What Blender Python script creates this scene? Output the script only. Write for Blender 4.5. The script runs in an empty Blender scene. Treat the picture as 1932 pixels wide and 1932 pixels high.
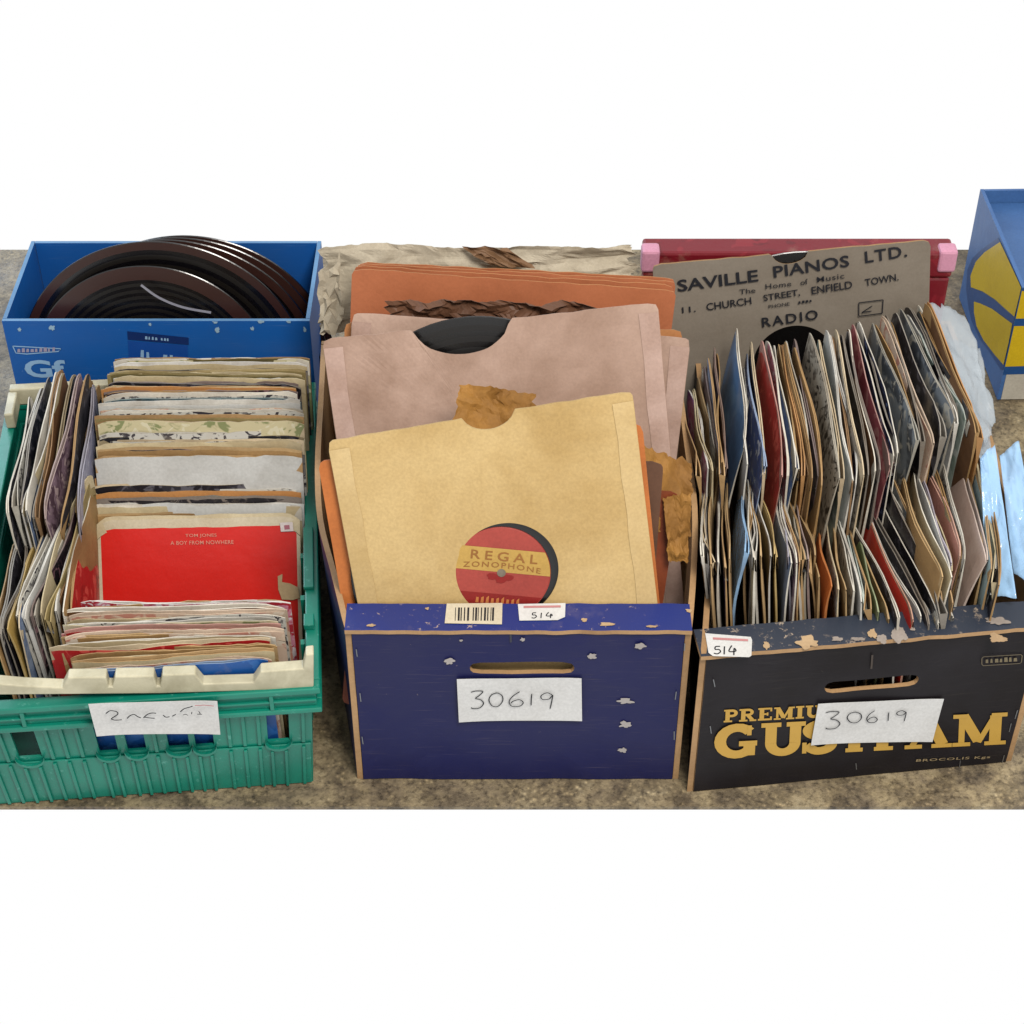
import bpy, math, random
from mathutils import Vector as V, noise as mnoise

# ------------------------------------------------------------------ camera, world, light
scn = bpy.context.scene
F_PX, HALF, PITCH = 3400.0, 966.0, math.radians(41)
CAM = V((-.0052, -1.0450, 1.2220))
cd = bpy.data.cameras.new('camera'); cam = bpy.data.objects.new('camera', cd)
scn.collection.objects.link(cam); scn.camera = cam
cam.location = CAM; cam.rotation_euler = (math.pi / 2 - PITCH, 0, 0)
cd.sensor_width = 36; cd.lens = 36 * F_PX / (2 * HALF); cd.clip_start = .05; cd.clip_end = 100

world = bpy.data.worlds.new('World'); scn.world = world; world.use_nodes = True
bg = world.node_tree.nodes['Background']
bg.inputs[0].default_value = (1, 1, 1, 1); bg.inputs[1].default_value = 1.0

def area(name, loc, target, size, energy, col):
    l = bpy.data.lights.new(name, 'AREA'); l.shape = 'RECTANGLE'; l.size = size[0]; l.size_y = size[1]
    l.energy = energy; l.color = col
    o = bpy.data.objects.new(name, l); scn.collection.objects.link(o); o.location = loc
    o.rotation_euler = (V(target) - V(loc)).to_track_quat('-Z', 'Y').to_euler()
    return o
area('window_light', (-1.5, 2.0, 1.2), (-.3, .3, .0), (1.4, .9), 30, (.62, .80, 1))
area('ceiling_light', (.35, -.75, 1.75), (0, .15, .1), (.5, .5), 46, (1, .95, .88))
vs = scn.view_settings
vs.view_transform = 'Standard'; vs.look = 'None'; vs.gamma = 1; vs.exposure = 0; vs.use_curve_mapping = False
scn.render.engine = 'CYCLES'

# ------------------------------------------------------------------ helpers: sight lines used to find where things stand
FW = V((0, math.cos(PITCH), -math.sin(PITCH))); UP = V((0, math.sin(PITCH), math.cos(PITCH))); RT = V((1, 0, 0))
def ray(px, py): return FW + RT * ((px - HALF) / F_PX) - UP * ((py - HALF) / F_PX)
def atz(px, py, z):
    d = ray(px, py); return CAM + d * ((z - CAM.z) / d.z)
def aty(px, py, y):
    d = ray(px, py); return CAM + d * ((y - CAM.y) / d.y)
def onp(px, py, o, n):
    d = ray(px, py); return CAM + d * ((o - CAM).dot(n) / d.dot(n))
RNG = random.Random(7)
def lin(c): return c / 12.92 if c <= .04045 else ((c + .055) / 1.055) ** 2.4
ALB = .59
def hx(h, k=1.0):
    k *= ALB
    h = h.lstrip('#'); return tuple(min(1, lin(int(h[i:i + 2], 16) / 255) * k) for i in (0, 2, 4)) + (1,)

# ------------------------------------------------------------------ materials
MATS = {}
def mat_new(name):
    m = bpy.data.materials.new(name); m.use_nodes = True
    nt = m.node_tree; b = nt.nodes['Principled BSDF']
    return m, nt, b
def coords(nt, scale=(1, 1, 1), rnd=True):
    tc = nt.nodes.new('ShaderNodeTexCoord'); mp = nt.nodes.new('ShaderNodeMapping')
    mp.inputs['Scale'].default_value = scale
    nt.links.new(tc.outputs['Object'], mp.inputs['Vector'])
    if rnd:
        oi = nt.nodes.new('ShaderNodeObjectInfo'); mu = nt.nodes.new('ShaderNodeMath'); mu.operation = 'MULTIPLY'
        mu.inputs[1].default_value = 37.0
        nt.links.new(oi.outputs['Random'], mu.inputs[0]); nt.links.new(mu.outputs[0], mp.inputs['Location'])
    return mp.outputs['Vector']
def nz(nt, vec, scale, detail=3, rough=.5, dist=0):
    n = nt.nodes.new('ShaderNodeTexNoise'); n.inputs['Scale'].default_value = scale
    n.inputs['Detail'].default_value = detail; n.inputs['Roughness'].default_value = rough
    n.inputs['Distortion'].default_value = dist
    nt.links.new(vec, n.inputs['Vector']); return n.outputs['Fac']
def ramp(nt, fac, stops, interp='LINEAR'):
    r = nt.nodes.new('ShaderNodeValToRGB'); r.color_ramp.interpolation = interp
    el = r.color_ramp.elements
    while len(el) < len(stops): el.new(.5)
    for e, (p, c) in zip(el, stops): e.position = p; e.color = c if len(c) == 4 else (*c, 1)
    nt.links.new(fac, r.inputs[0]); return r.outputs[0]
def mix(nt, fac, a, b, typ='MIX'):
    m = nt.nodes.new('ShaderNodeMix'); m.data_type = 'RGBA'; m.blend_type = typ
    for s, x in ((0, fac), (6, a), (7, b)):
        if hasattr(x, 'links') or isinstance(x, bpy.types.NodeSocket): nt.links.new(x, m.inputs[s])
        else: m.inputs[s].default_value = x
    return m.outputs[2]
def bump(nt, b, fac, strength, dist=.001):
    n = nt.nodes.new('ShaderNodeBump'); n.inputs['Strength'].default_value = strength; n.inputs['Distance'].default_value = dist
    nt.links.new(fac, n.inputs['Height']); nt.links.new(n.outputs[0], b.inputs['Normal'])

def paper(main, grime='#6b4a2a', amt=.35, rough=.6, spec=.3, fine=.12, gscale=14, bmp=.25):
    """paper or board in one colour with foxing, scuffs and fibre"""
    key = ('p', main, grime, amt, rough, gscale)
    if key in MATS: return MATS[key]
    m, nt, b = mat_new('paper_' + main.strip('#'))
    v = coords(nt)
    g = ramp(nt, nz(nt, v, gscale, 5, .6, .4), [(.42, (0, 0, 0)), (.66, (amt, amt, amt))])
    c = mix(nt, g, hx(main), hx(grime))
    f = ramp(nt, nz(nt, v, 420, 2), [(.3, (1 - fine,) * 3), (.7, (1, 1, 1))])
    c = mix(nt, 1.0, c, f, 'MULTIPLY')
    nt.links.new(c, b.inputs['Base Color'])
    b.inputs['Roughness'].default_value = rough; b.inputs['Specular IOR Level'].default_value = spec
    bump(nt, b, nz(nt, v, 60, 4), bmp, .002)
    MATS[key] = m; return m
def cover(main, acc, acc2=None, scale=34, cut=.52, stretch=(1, 1, 1), rough=.38):
    """printed cover: patches of other inks over a main ink"""
    key = ('c', main, acc, acc2, scale, cut, rough)
    if key in MATS: return MATS[key]
    m, nt, b = mat_new('cover_' + main.strip('#'))
    v = coords(nt, stretch)
    c = mix(nt, ramp(nt, nz(nt, v, scale, 3, .6, 1.2), [(cut, (0, 0, 0)), (cut + .04, (1, 1, 1))]), hx(main), hx(acc))
    if acc2:
        c = mix(nt, ramp(nt, nz(nt, v, scale * 1.7, 2, .5, 2.0), [(.57, (0, 0, 0)), (.61, (1, 1, 1))]), c, hx(acc2))
    w = ramp(nt, nz(nt, v, 22, 6, .7), [(.56, (0, 0, 0)), (.8, (.45, .45, .45))])
    c = mix(nt, w, c, hx('#b9a88e'))
    nt.links.new(c, b.inputs['Base Color']); b.inputs['Roughness'].default_value = rough
    b.inputs['Specular IOR Level'].default_value = .4
    bump(nt, b, nz(nt, v, 70, 3), .2, .002)
    MATS[key] = m; return m
def board_print(name, main, rough=.45, wear='#9c8a6c', wcut=.70, spec=.35):
    """printed box board, ink worn through in small nicks"""
    m, nt, b = mat_new(name); v = coords(nt, rnd=False)
    c = mix(nt, ramp(nt, nz(nt, v, 9, 4, .6), [(.3, (0, 0, 0)), (.75, (.22, .22, .22))]), hx(main), hx('#4b4a55'))
    w = ramp(nt, nz(nt, v, 140, 6, .75, .4), [(wcut - .05, (0, 0, 0)), (wcut - .01, (1, 1, 1))])
    w2 = ramp(nt, nz(nt, v, 11, 3), [(.44, (0, 0, 0)), (.60, (1, 1, 1))])
    ww = mix(nt, 1.0, w, w2, 'MULTIPLY')
    sv = coords(nt, (7, 7, 260), rnd=False)
    sc_ = ramp(nt, nz(nt, sv, 3.0, 4, .6), [(.60, (0, 0, 0)), (.80, (.16, .16, .16))])
    c = mix(nt, sc_, c, hx(wear))
    c = mix(nt, ww, c, hx(wear))
    nt.links.new(c, b.inputs['Base Color']); b.inputs['Roughness'].default_value = rough
    b.inputs['Specular IOR Level'].default_value = spec
    bump(nt, b, nz(nt, v, 45, 3), .18, .002)
    return m
def plain(name, col, rough=.5, spec=.4, metal=0):
    m, nt, b = mat_new(name); v = coords(nt)
    c = mix(nt, ramp(nt, nz(nt, v, 40, 4), [(.35, (.0, .0, .0)), (.8, (.3, .3, .3))]), hx(col), hx(col, .6))
    nt.links.new(c, b.inputs['Base Color'])
    b.inputs['Roughness'].default_value = rough; b.inputs['Specular IOR Level'].default_value = spec; b.inputs['Metallic'].default_value = metal
    return m
def plastic(name, col, alpha=.7, rough=.18):
    m, nt, b = mat_new(name); v = coords(nt)
    c = mix(nt, nz(nt, v, 25, 3), hx(col), hx(col, 1.5)); nt.links.new(c, b.inputs['Base Color'])
    b.inputs['Roughness'].default_value = rough; b.inputs['Alpha'].default_value = alpha
    b.inputs['Specular IOR Level'].default_value = .6
    bump(nt, b, nz(nt, v, 30, 4, .6, 1.5), .6, .004)
    return m

TAN = paper('#c19a6d', '#7d5a38', .4)
TAN_IN = paper('#a88358', '#6b4a2a', .5)
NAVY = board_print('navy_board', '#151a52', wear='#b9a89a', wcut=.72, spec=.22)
NAVY_LIT = board_print('navy_ledge_board', '#1c2f7c', wear='#c8b09c', wcut=.66)  # navy board, brighter for the ledge: light from above put into the colour
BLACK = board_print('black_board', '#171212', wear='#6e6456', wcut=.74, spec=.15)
BLACK_LIT = board_print('slate_ledge_board', '#2c3442', wear='#b8a692', wcut=.62)  # black board lightened for the upward-facing ledge; the light is in this colour
SKYB = board_print('blue_board', '#0e62b8', rough=.4, wear='#a9c6de', wcut=.72)
GREY_STAPLE = plain('staple_steel', '#9a9c9e', .35, .5, .8)
WHITE = paper('#e6e6e4', '#b9b4ac', .25, .65)
INK = plain('pen_ink', '#23242a', .6, .2)
GOLD = plain('gold_ink', '#d0a548', .45, .3)
def teal():
    m, nt, b = mat_new('teal_plastic'); v = coords(nt, rnd=False)
    c = mix(nt, ramp(nt, nz(nt, v, 16, 5, .65), [(.35, (0, 0, 0)), (.75, (.7, .7, .7))]), hx('#058a73'), hx('#086a5a'))
    d = ramp(nt, nz(nt, v, 150, 4, .7), [(.62, (0, 0, 0)), (.72, (.5, .5, .5))])
    c = mix(nt, d, c, hx('#6fbfae'))
    nt.links.new(c, b.inputs['Base Color']); b.inputs['Roughness'].default_value = .36
    b.inputs['Specular IOR Level'].default_value = .5
    bump(nt, b, nz(nt, v, 120, 3), .12, .001); return m
TEAL = teal()
CREAM_PL = paper('#d9d2b4', '#8c8466', .45, .42, .45, .05, 30)

# ------------------------------------------------------------------ mesh helpers
COL = scn.collection
def tag(o, label=None, cat=None, group=None, kind=None):
    if label: o['label'] = label
    if cat: o['category'] = cat
    if group: o['group'] = group
    if kind: o['kind'] = kind
    return o
def root(name, loc, label, cat, group=None):
    o = bpy.data.objects.new(name, None); COL.objects.link(o); o.location = loc; o.empty_display_size = .05
    return tag(o, label, cat, group)
class MB:
    def __init__(s): s.v = []; s.f = []; s.m = []
    def add(s, vs_, fs, mi=0):
        k = len(s.v); s.v += [V(p) for p in vs_]
        for i, f in enumerate(fs):
            s.f.append([k + j for j in f]); s.m.append(mi[i] if isinstance(mi, (list, tuple)) else mi)
    def hexa(s, p, mi=0):
        """8 points: bottom quad then top quad"""
        s.add(p, [(3, 2, 1, 0), (4, 5, 6, 7), (0, 1, 5, 4), (1, 2, 6, 5), (2, 3, 7, 6), (3, 0, 4, 7)], mi)
    def box(s, a, b, mi=0, fr=None):
        p = [V((x, y, z)) for z in (a[2], b[2]) for x, y in ((a[0], a[1]), (b[0], a[1]), (b[0], b[1]), (a[0], b[1]))]
        if fr: p = [fr(q) for q in p]
        s.hexa(p, mi)
    def build(s, name, mats, parent=None, loc=None, smooth=False, bevel=0):
        base = V(loc) if loc is not None else V((0, 0, 0))
        off = base
        if parent is not None:
            q = parent; off = V((0, 0, 0))
            while q is not None: off = off + q.location; q = q.parent
            base = V((0, 0, 0))
        me = bpy.data.meshes.new(name)
        me.from_pydata([tuple(p - off) for p in s.v], [], s.f)
        for m in (mats if isinstance(mats, (list, tuple)) else [mats]): me.materials.append(m)
        me.polygons.foreach_set('material_index', s.m)
        if smooth: me.polygons.foreach_set('use_smooth', [True] * len(s.f))
        me.update()
        o = bpy.data.objects.new(name, me); COL.objects.link(o)
        if parent is not None: o.parent = parent
        else: o.location = base
        if bevel:
            bv = o.modifiers.new('bevel', 'BEVEL'); bv.width = bevel; bv.segments = 2; bv.limit_method = 'ANGLE'
        return o
def prism(mb, pts, d, mi=0, side=None):
    """closed polygon (3-D points) pushed along vector d"""
    n = len(pts); d = V(d)
    mb.add(list(pts) + [V(p) + d for p in pts],
           [list(range(n))[::-1], list(range(n, 2 * n))] + [(i, (i + 1) % n, n + (i + 1) % n, n + i) for i in range(n)],
           [mi, mi] + [mi if side is None else side] * n)
def sheet_hole(mb, outer, inner, th, nrm, nr=1, mi=(0, 1), disp=None, ctr=None):
    """panel between an outer loop and an inner loop with the same count, thickness th against nrm"""
    n = len(outer); nrm = V(nrm); A = []; B = []
    for r in range(nr + 1):
        t = r / nr
        for i in range(n):
            p = V(inner[i]).lerp(V(outer[i]), t)
            if disp: p = p + nrm * disp(p)
            A.append(p); B.append(p - nrm * th)
    k = len(A); f = []; m = []
    for r in range(nr):
        for i in range(n):
            j = (i + 1) % n; a, b_, c, d = r * n + i, r * n + j, (r + 1) * n + j, (r + 1) * n + i
            f.append((a, d, c, b_)); m.append(mi[0]); f.append((k + a, k + b_, k + c, k + d)); m.append(mi[1])
    for i in range(n):
        j = (i + 1) % n; q = nr * n
        f.append((i, j, k + j, k + i)); m.append(mi[1])
        f.append((q + i, k + q + i, k + q + j, q + j)); m.append(mi[1])
    mb.add(A + B, f, m)
def rect_loop(w0, w1, h0, h1, c, n, extra=()):
    """angles round c and the point of the rectangle at each angle; corners included"""
    ang = [2 * math.pi * i / n for i in range(n)]
    for x, y in ((w0, h0), (w1, h0), (w1, h1), (w0, h1)):
        a = math.atan2(y - c[1], x - c[0]) % (2 * math.pi)
        i = min(range(len(ang)), key=lambda q: abs((ang[q] - a + math.pi) % (2 * math.pi) - math.pi)); ang[i] = a
    out = []
    for a in ang:
        ca, sa = math.cos(a), math.sin(a); t = 1e9
        if ca > 1e-9: t = min(t, (w1 - c[0]) / ca)
        if ca < -1e-9: t = min(t, (w0 - c[0]) / ca)
        if sa > 1e-9: t = min(t, (h1 - c[1]) / sa)
        if sa < -1e-9: t = min(t, (h0 - c[1]) / sa)
        out.append((c[0] + ca * t, c[1] + sa * t))
    return ang, out
def stadium(a, hw, hh, c):
    ca, sa = math.cos(a), math.sin(a); lo, hi = 0, hw * 2
    for _ in range(40):
        t = (lo + hi) / 2; x, y = abs(ca * t), abs(sa * t)
        ins = (y <= hh) if x <= hw - hh else ((x - hw + hh) ** 2 + y * y <= hh * hh)
        lo, hi = (t, hi) if ins else (lo, t)
    return (c[0] + ca * lo, c[1] + sa * lo)
def smooth_line(pts, k=5):
    out = []
    for i in range(len(pts) - 1):
        p0 = pts[max(i - 1, 0)]; p1 = pts[i]; p2 = pts[i + 1]; p3 = pts[min(i + 2, len(pts) - 1)]
        for s in range(k):
            t = s / k
            out.append(tuple(.5 * (2 * b + (c - a) * t + (2 * a - 5 * b + 4 * c - d) * t * t + (3 * b - a - 3 * c + d) * t ** 3)
                             for a, b, c, d in zip(p0, p1, p2, p3)))
    out.append(tuple(pts[-1])); return out
def ribbon(mb, pts2, w, fr, lift=0, mi=0, taper=False):
    """flat pen stroke through 2-D points, fr maps (x,y,lift) to space"""
    n = len(pts2); L = []; R = []
    for i, p in enumerate(pts2):
        a = pts2[max(i - 1, 0)]; b = pts2[min(i + 1, n - 1)]
        dx, dy = b[0] - a[0], b[1] - a[1]; l = math.hypot(dx, dy) or 1
        ww = w * (.55 if taper and i in (0, n - 1) else 1) / 2
        L.append(fr(p[0] - dy / l * ww, p[1] + dx / l * ww, lift)); R.append(fr(p[0] + dy / l * ww, p[1] - dx / l * ww, lift))
    mb.add(L + R, [(i, n + i, n + i + 1, i + 1) for i in range(n - 1)], mi)
def text_verts(s, bold=0, spacing=1.0, shear=0, word=1.0):
    c = bpy.data.curves.new('t', 'FONT'); c.body = s; c.size = 1; c.offset = bold; c.space_character = spacing
    c.space_word = word; c.shear = shear; c.resolution_u = 3
    o = bpy.data.objects.new('t', c); COL.objects.link(o)
    dg = bpy.context.evaluated_depsgraph_get(); dg.update()
    me = bpy.data.meshes.new_from_object(o.evaluated_get(dg))
    vs_ = [tuple(v.co) for v in me.vertices]; fs = [list(p.vertices) for p in me.polygons]
    bpy.data.objects.remove(o); bpy.data.curves.remove(c); bpy.data.meshes.remove(me)
    x0 = min(v[0] for v in vs_); x1 = max(v[0] for v in vs_); y0 = min(v[1] for v in vs_); y1 = max(v[1] for v in vs_)
    return [((v[0] - x0) / (x1 - x0), (v[1] - y0) / (y1 - y0)) for v in vs_], fs
def lettering(s, pl, pr, h, n, mt, parent, bold=0, spacing=1.0, shear=0, word=1.0, lift=.0005, arch=0, name='lettering'):
    """words laid on a surface: baseline from pl to pr, height h, surface normal n"""
    pl, pr, n = V(pl), V(pr), V(n).normalized(); x = pr - pl; up = n.cross(x).normalized()
    vs_, fs = text_verts(s, bold, spacing, shear, word); mb = MB()
    mb.add([pl + x * a + up * (h * b + arch * (1 - (2 * a - 1) ** 2)) + n * lift for a, b in vs_], fs)
    return mb.build(name, mt, parent)

# ------------------------------------------------------------------ record sleeves
def pouch(TL, TR, down, h, t, n, rng, bend=0, wave=.002, nu=13, nv=8, opening=1.0, stag=0, dog=0, curl=0, flare=0, rough=.0011, corner=1.0):
    """paper sleeve: two walls joined at the sides and foot, open along TL-TR; n points to its front"""
    TL, TR, down, n = V(TL), V(TR), V(down), V(n)
    ph = [rng.uniform(0, 6.28) for _ in range(4)]; mb = MB(); sd = rng.uniform(0, 99); crn = rng.uniform(.003, .009)
    def off(u, v):
        k = (1 - v) ** 1.4
        return bend * math.sin(math.pi * u) * k + wave * k * (math.sin(3.1 * u + ph[0]) + .55 * math.sin(7.3 * u + ph[1])) \
            + .5 * wave * math.sin(4 * v + ph[2]) + curl * max(0, u - .6) ** 2 * k + flare * (1 - (1 - v) ** 2.6)
    def dip(u, s):
        e = min(u, 1 - u) / .08
        return (crn * corner * max(0, 1 - e) ** 2) + rough * (mnoise.noise((u * 6 + sd, s * 9.1, 0)) + .5 * mnoise.noise((u * 21 + sd, s * 5, 0)))
    def blg(u, v):
        return t / 2 * (.42 + .58 * (1 - abs(2 * u - 1) ** 5)) * ((opening + (1 - opening) * min(1, v * 3)) if v < .34 else 1 - .7 * max(0, v - .8) / .2)
    def P(u, v, side, inn=0, dd=0):
        vv = v
        q = TL + (TR - TL) * u + down * (h * v + (dip(u, side) + (stag if side > 0 else 0)) * (1 - v) + dd)
        if dog and side < 0 and u > .8 and v < .2:
            q = q + n * dog * .01 * (u - .8) * (.2 - v) * 25
        return q + n * (off(u, v) - side * (blg(u, v) - inn) * 1.0)
    US = [0, .018, .045, .085] + [.085 + .83 * i / (nu - 6) for i in range(1, nu - 6)] + [.915, .955, .982, 1]; nu = len(US) - 1
    VS = [0, .02, .06] + [.06 + .94 * (i / (nv - 2)) ** 1.2 for i in range(1, nv - 1)]; nv = len(VS) - 1
    F = [P(u, v, -1) for v in VS for u in US]
    B = [P(u, v, 1) for v in VS for u in US]
    W = nu + 1; k = len(F); fs = []; m = []
    for v in range(nv):
        for u in range(nu):
            a = v * W + u
            fs.append((a, a + W, a + W + 1, a + 1)); m.append(0)
            fs.append((k + a, k + a + 1, k + a + W + 1, k + a + W)); m.append(1)
    for v in range(nv):
        a = v * W; b_ = v * W + nu
        fs.append((a, k + a, k + a + W, a + W)); m.append(2); fs.append((b_, b_ + W, k + b_ + W, k + b_)); m.append(2)
    for u in range(nu):
        a = nv * W + u; fs.append((a, k + a, k + a + 1, a + 1)); m.append(2)
    pt = min(.0010, t * .3)
    FI = [P(u, 0, -1, pt) for u in US]; BI = [P(u, 0, 1, pt) for u in US]
    FD = [P(u, 0, -1, pt * 1.6, .014) for u in US]; BD = [P(u, 0, 1, pt * 1.6, .014) for u in US]
    allv = F + B + FI + BI + FD + BD; a0 = 2 * k
    for u in range(nu):
        fi, bi, fd, bd_ = a0 + u, a0 + W + u, a0 + 2 * W + u, a0 + 3 * W + u
        fs.append((u, u + 1, fi + 1, fi)); m.append(2); fs.append((k + u, bi, bi + 1, k + u + 1)); m.append(2)
        fs.append((fi, fi + 1, fd + 1, fd)); m.append(2); fs.append((bi, bd_, bd_ + 1, bi + 1)); m.append(2)
        fs.append((fd, fd + 1, bd_ + 1, bd_)); m.append(3)
    mb.add(allv, fs, m); return mb
VINYL = plain('vinyl_edge', '#0c0b0c', .3, .5)

def big_sleeve(name, o, xa, up, n, w, h, hole_c, hole_r, mats, label, cat='record sleeve', notch=None, t=.003, flaps=True,
               wob=.003, seed=1, group=None, back_hole=True, flapm=None):
    """shop sleeve of brown paper: two walls with a round window, thumb notch, folded side strips"""
    o, xa, up, n = V(o), V(xa).normalized(), V(up).normalized(), V(n).normalized()
    N = 240
    ang, outl = rect_loop(-w / 2, w / 2, 0, h, hole_c, N)
    if notch:
        nx, nr_ = notch
        outl = [(x, y - max(0, nr_ * math.sqrt(max(0, 1 - ((x - nx) / (nr_ * 1.55)) ** 2))) if y > h - 1e-6 and abs(x - nx) < nr_ * 1.55 else y)
                for x, y in outl]
    r5 = random.Random(seed); s1 = r5.uniform(0, 50)
    # rounded, rubbed corners and slightly uneven cut edges
    out2 = []
    for x, y in outl:
        cx, cy = abs(x) - w / 2 + .006, abs(y - h / 2) - h / 2 + .006
        if cx > 0 and cy > 0:
            l = math.hypot(cx, cy); k = min(1, .006 / l); x = math.copysign(w / 2 - .006 + cx * k, x); y = h / 2 + math.copysign(h / 2 - .006 + cy * k, y - h / 2)
        y += .0012 * mnoise.noise((x * 60 + s1, y * 60, 3)); out2.append((x, y))
    inn = [(hole_c[0] + hole_r * math.cos(a), hole_c[1] + hole_r * math.sin(a)) for a in ang]
    def to(x, y): return o + xa * x + up * y
    def bulk(x, y): return wob * (mnoise.noise((x * 9 + s1, y * 9, .5)) + .35 * mnoise.noise((x * 28 + s1, y * 28, 1.5)))
    def dsp(p):
        q = p - o; return bulk(q.dot(xa), q.dot(up)) + .004 * max(0, q.dot(up) / h - .8)
    def dsb(p):
        q = p - o; return bulk(q.dot(xa), q.dot(up))
    mb = MB()
    sheet_hole(mb, [to(*q) for q in out2], [to(*q) for q in inn], .0006, n, 7, (0, 1), dsp)
    sheet_hole(mb, [to(q[0], q[1] - (0 if q[1] < h * .5 else .001)) - n * t for q in out2],
               [to(*q) - n * t for q in inn], .0006, n, 7, (1, 1), dsb)
    ob = mb.build(name, mats, loc=o, smooth=False)
    tag(ob, label, cat, group)
    if flaps:
        for s in (-1, 1):
            fm = MB(); K = 14; L = []
            xin = s * (w / 2 - .0165); xo = s * (w / 2 - .0004)
            for i in range(K + 1):
                y = .004 + (h - .012) * i / K
                for x in (xin + s * .0006 * math.sin(i * 1.7), xo):
                    p = to(x, y); L.append(p + n * (dsp(p) + .0007))
            A = L; B_ = [p - n * .0005 for p in L]
            kk = len(A)
            f = []
            for i in range(K):
                f += [(2 * i, 2 * i + 1, 2 * i + 3, 2 * i + 2), (kk + 2 * i, kk + 2 * i + 2, kk + 2 * i + 3, kk + 2 * i + 1),
                      (2 * i, 2 * i + 2, kk + 2 * i + 2, kk + 2 * i), (2 * i + 1, kk + 2 * i + 1, kk + 2 * i + 3, 2 * i + 3)]
            fm.add(A + B_, f); fm.build('side_flap', flapm or mats[0], ob)
    return ob
def disc(name, c, n, r, th, mats, xa, bands=None, parent=None, N=72, hole=.0036):
    """record: rings of radius with a material each, spindle hole, rounded rim"""
    c, n, xa = V(c), V(n).normalized(), V(xa).normalized(); ya = n.cross(xa)
    prof = bands or [(hole, 0), (r - .0008, 0)]
    mb = MB(); rings = [(rr, th / 2) for rr, _ in prof] + [(r, th / 2 - .0006), (r, -th / 2 + .0006), (r - .0008, -th / 2), (hole, -th / 2)]
    vs_ = [c + xa * (rr * math.cos(2 * math.pi * i / N)) + ya * (rr * math.sin(2 * math.pi * i / N)) + n * z for rr, z in rings for i in range(N)]
    K = len(rings); fs = []; m = []
    for k in range(K):
        for i in range(N):
            j = (i + 1) % N; k2 = (k + 1) % K
            fs.append((k * N + i, k2 * N + i, k2 * N + j, k * N + j)[::-1] if False else (k * N + i, k2 * N + i, k2 * N + j, k * N + j))
            m.append(prof[k + 1][1] if k + 1 < len(prof) else 0)
    mb.add(vs_, fs, m)
    return mb.build(name, mats, parent, None if parent is not None else c)
def crumple(name, q, nu, nv, amp, mt, label, cat, seed, th=.0006, rag=.12, sc=14, group=None, smooth=False):
    """creased loose paper stretched between four corners q (TL,TR,BR,BL), torn edges"""
    TL, TR, BR, BL = [V(p) for p in q]; nrm = (TR - TL).cross(BL - TL).normalized(); A = []; r = random.Random(seed)
    s = r.uniform(0, 90)
    def lattice(n, m):
        g = [[r.uniform(-1, 1) for _ in range(n + 2)] for _ in range(m + 2)]; ox, oy = r.random(), r.random()
        def f(u, v):
            x, y = u * n + ox * .9, v * m + oy * .9; i, j = min(int(x), n), min(int(y), m); a, b = x - i, y - j
            q = g[j][i], g[j][i + 1], g[j + 1][i], g[j + 1][i + 1]
            if (i + j) % 2: return q[0] + (q[1] - q[0]) * a + (q[2] - q[0]) * b if a + b < 1 else q[3] + (q[2] - q[3]) * (1 - a) + (q[1] - q[3]) * (1 - b)
            return q[0] + (q[3] - q[2]) * a + (q[2] - q[0]) * b if b > a else q[0] + (q[1] - q[0]) * a + (q[3] - q[1]) * b
        return f
    asp = (TR - TL).length / max(1e-6, (BL - TL).length); n1 = max(2, int(sc * .45 * min(asp, 3) ** .5)); m1 = max(2, int(sc * .45 / min(asp, 3) ** .5))
    f1, f2, f3 = lattice(n1, m1), lattice(n1 * 2 + 1, m1 * 2 + 1), lattice(n1 * 5, m1 * 5)
    for j in range(nv + 1):
        for i in range(nu + 1):
            u, v = i / nu, j / nv
            e = rag * .5; fr = .35 * rag
            uu = u + e * mnoise.noise((v * 7 + s, 1, u * 2)) + (fr * mnoise.noise((v * 41 + s, 2, 0)) if i in (0, nu) else 0)
            vv = v + e * mnoise.noise((u * 9 + s, 5, v * 2)) + (fr * mnoise.noise((u * 41 + s, 4, 0)) if j in (0, nv) else 0)
            p = TL.lerp(TR, uu).lerp(BL.lerp(BR, uu), vv)
            A.append(p + nrm * amp * (f1(u, v) + .45 * f2(u, v) + .12 * f3(u, v)))
    W = nu + 1; k = len(A); B = [p - nrm * th for p in A]; f = []
    for j in range(nv):
        for i in range(nu):
            a = j * W + i; f += [(a, a + W, a + W + 1, a + 1), (k + a, k + a + 1, k + a + W + 1, k + a + W)]
    rim = [j * W for j in range(nv + 1)] + [nv * W + i for i in range(1, nu + 1)] + [j * W + nu for j in range(nv - 1, -1, -1)] + [i for i in range(nu - 1, 0, -1)]
    for a, b in zip(rim, rim[1:] + rim[:1]): f.append((a, b, k + b, k + a)[::-1])
    mb = MB(); mb.add(A + B, f)
    base = sum((V(p) for p in q), V((0, 0, 0))) / 4
    return tag(mb.build(name, mt, loc=base, smooth=smooth), label, cat, group)

ONES = ['', 'first', 'second', 'third', 'fourth', 'fifth', 'sixth', 'seventh', 'eighth', 'ninth', 'tenth', 'eleventh', 'twelfth',
        'thirteenth', 'fourteenth', 'fifteenth', 'sixteenth', 'seventeenth', 'eighteenth', 'nineteenth']
TENS = {2: ('twenty', 'twentieth'), 3: ('thirty', 'thirtieth'), 4: ('forty', 'fortieth'), 5: ('fifty', 'fiftieth'), 6: ('sixty', 'sixtieth'), 7: ('seventy', 'seventieth')}
def nth(i):
    if i < 20: return ONES[i]
    a, b = divmod(i, 10); return TENS[a][1] if b == 0 else TENS[a][0] + '-' + ONES[b]

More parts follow.
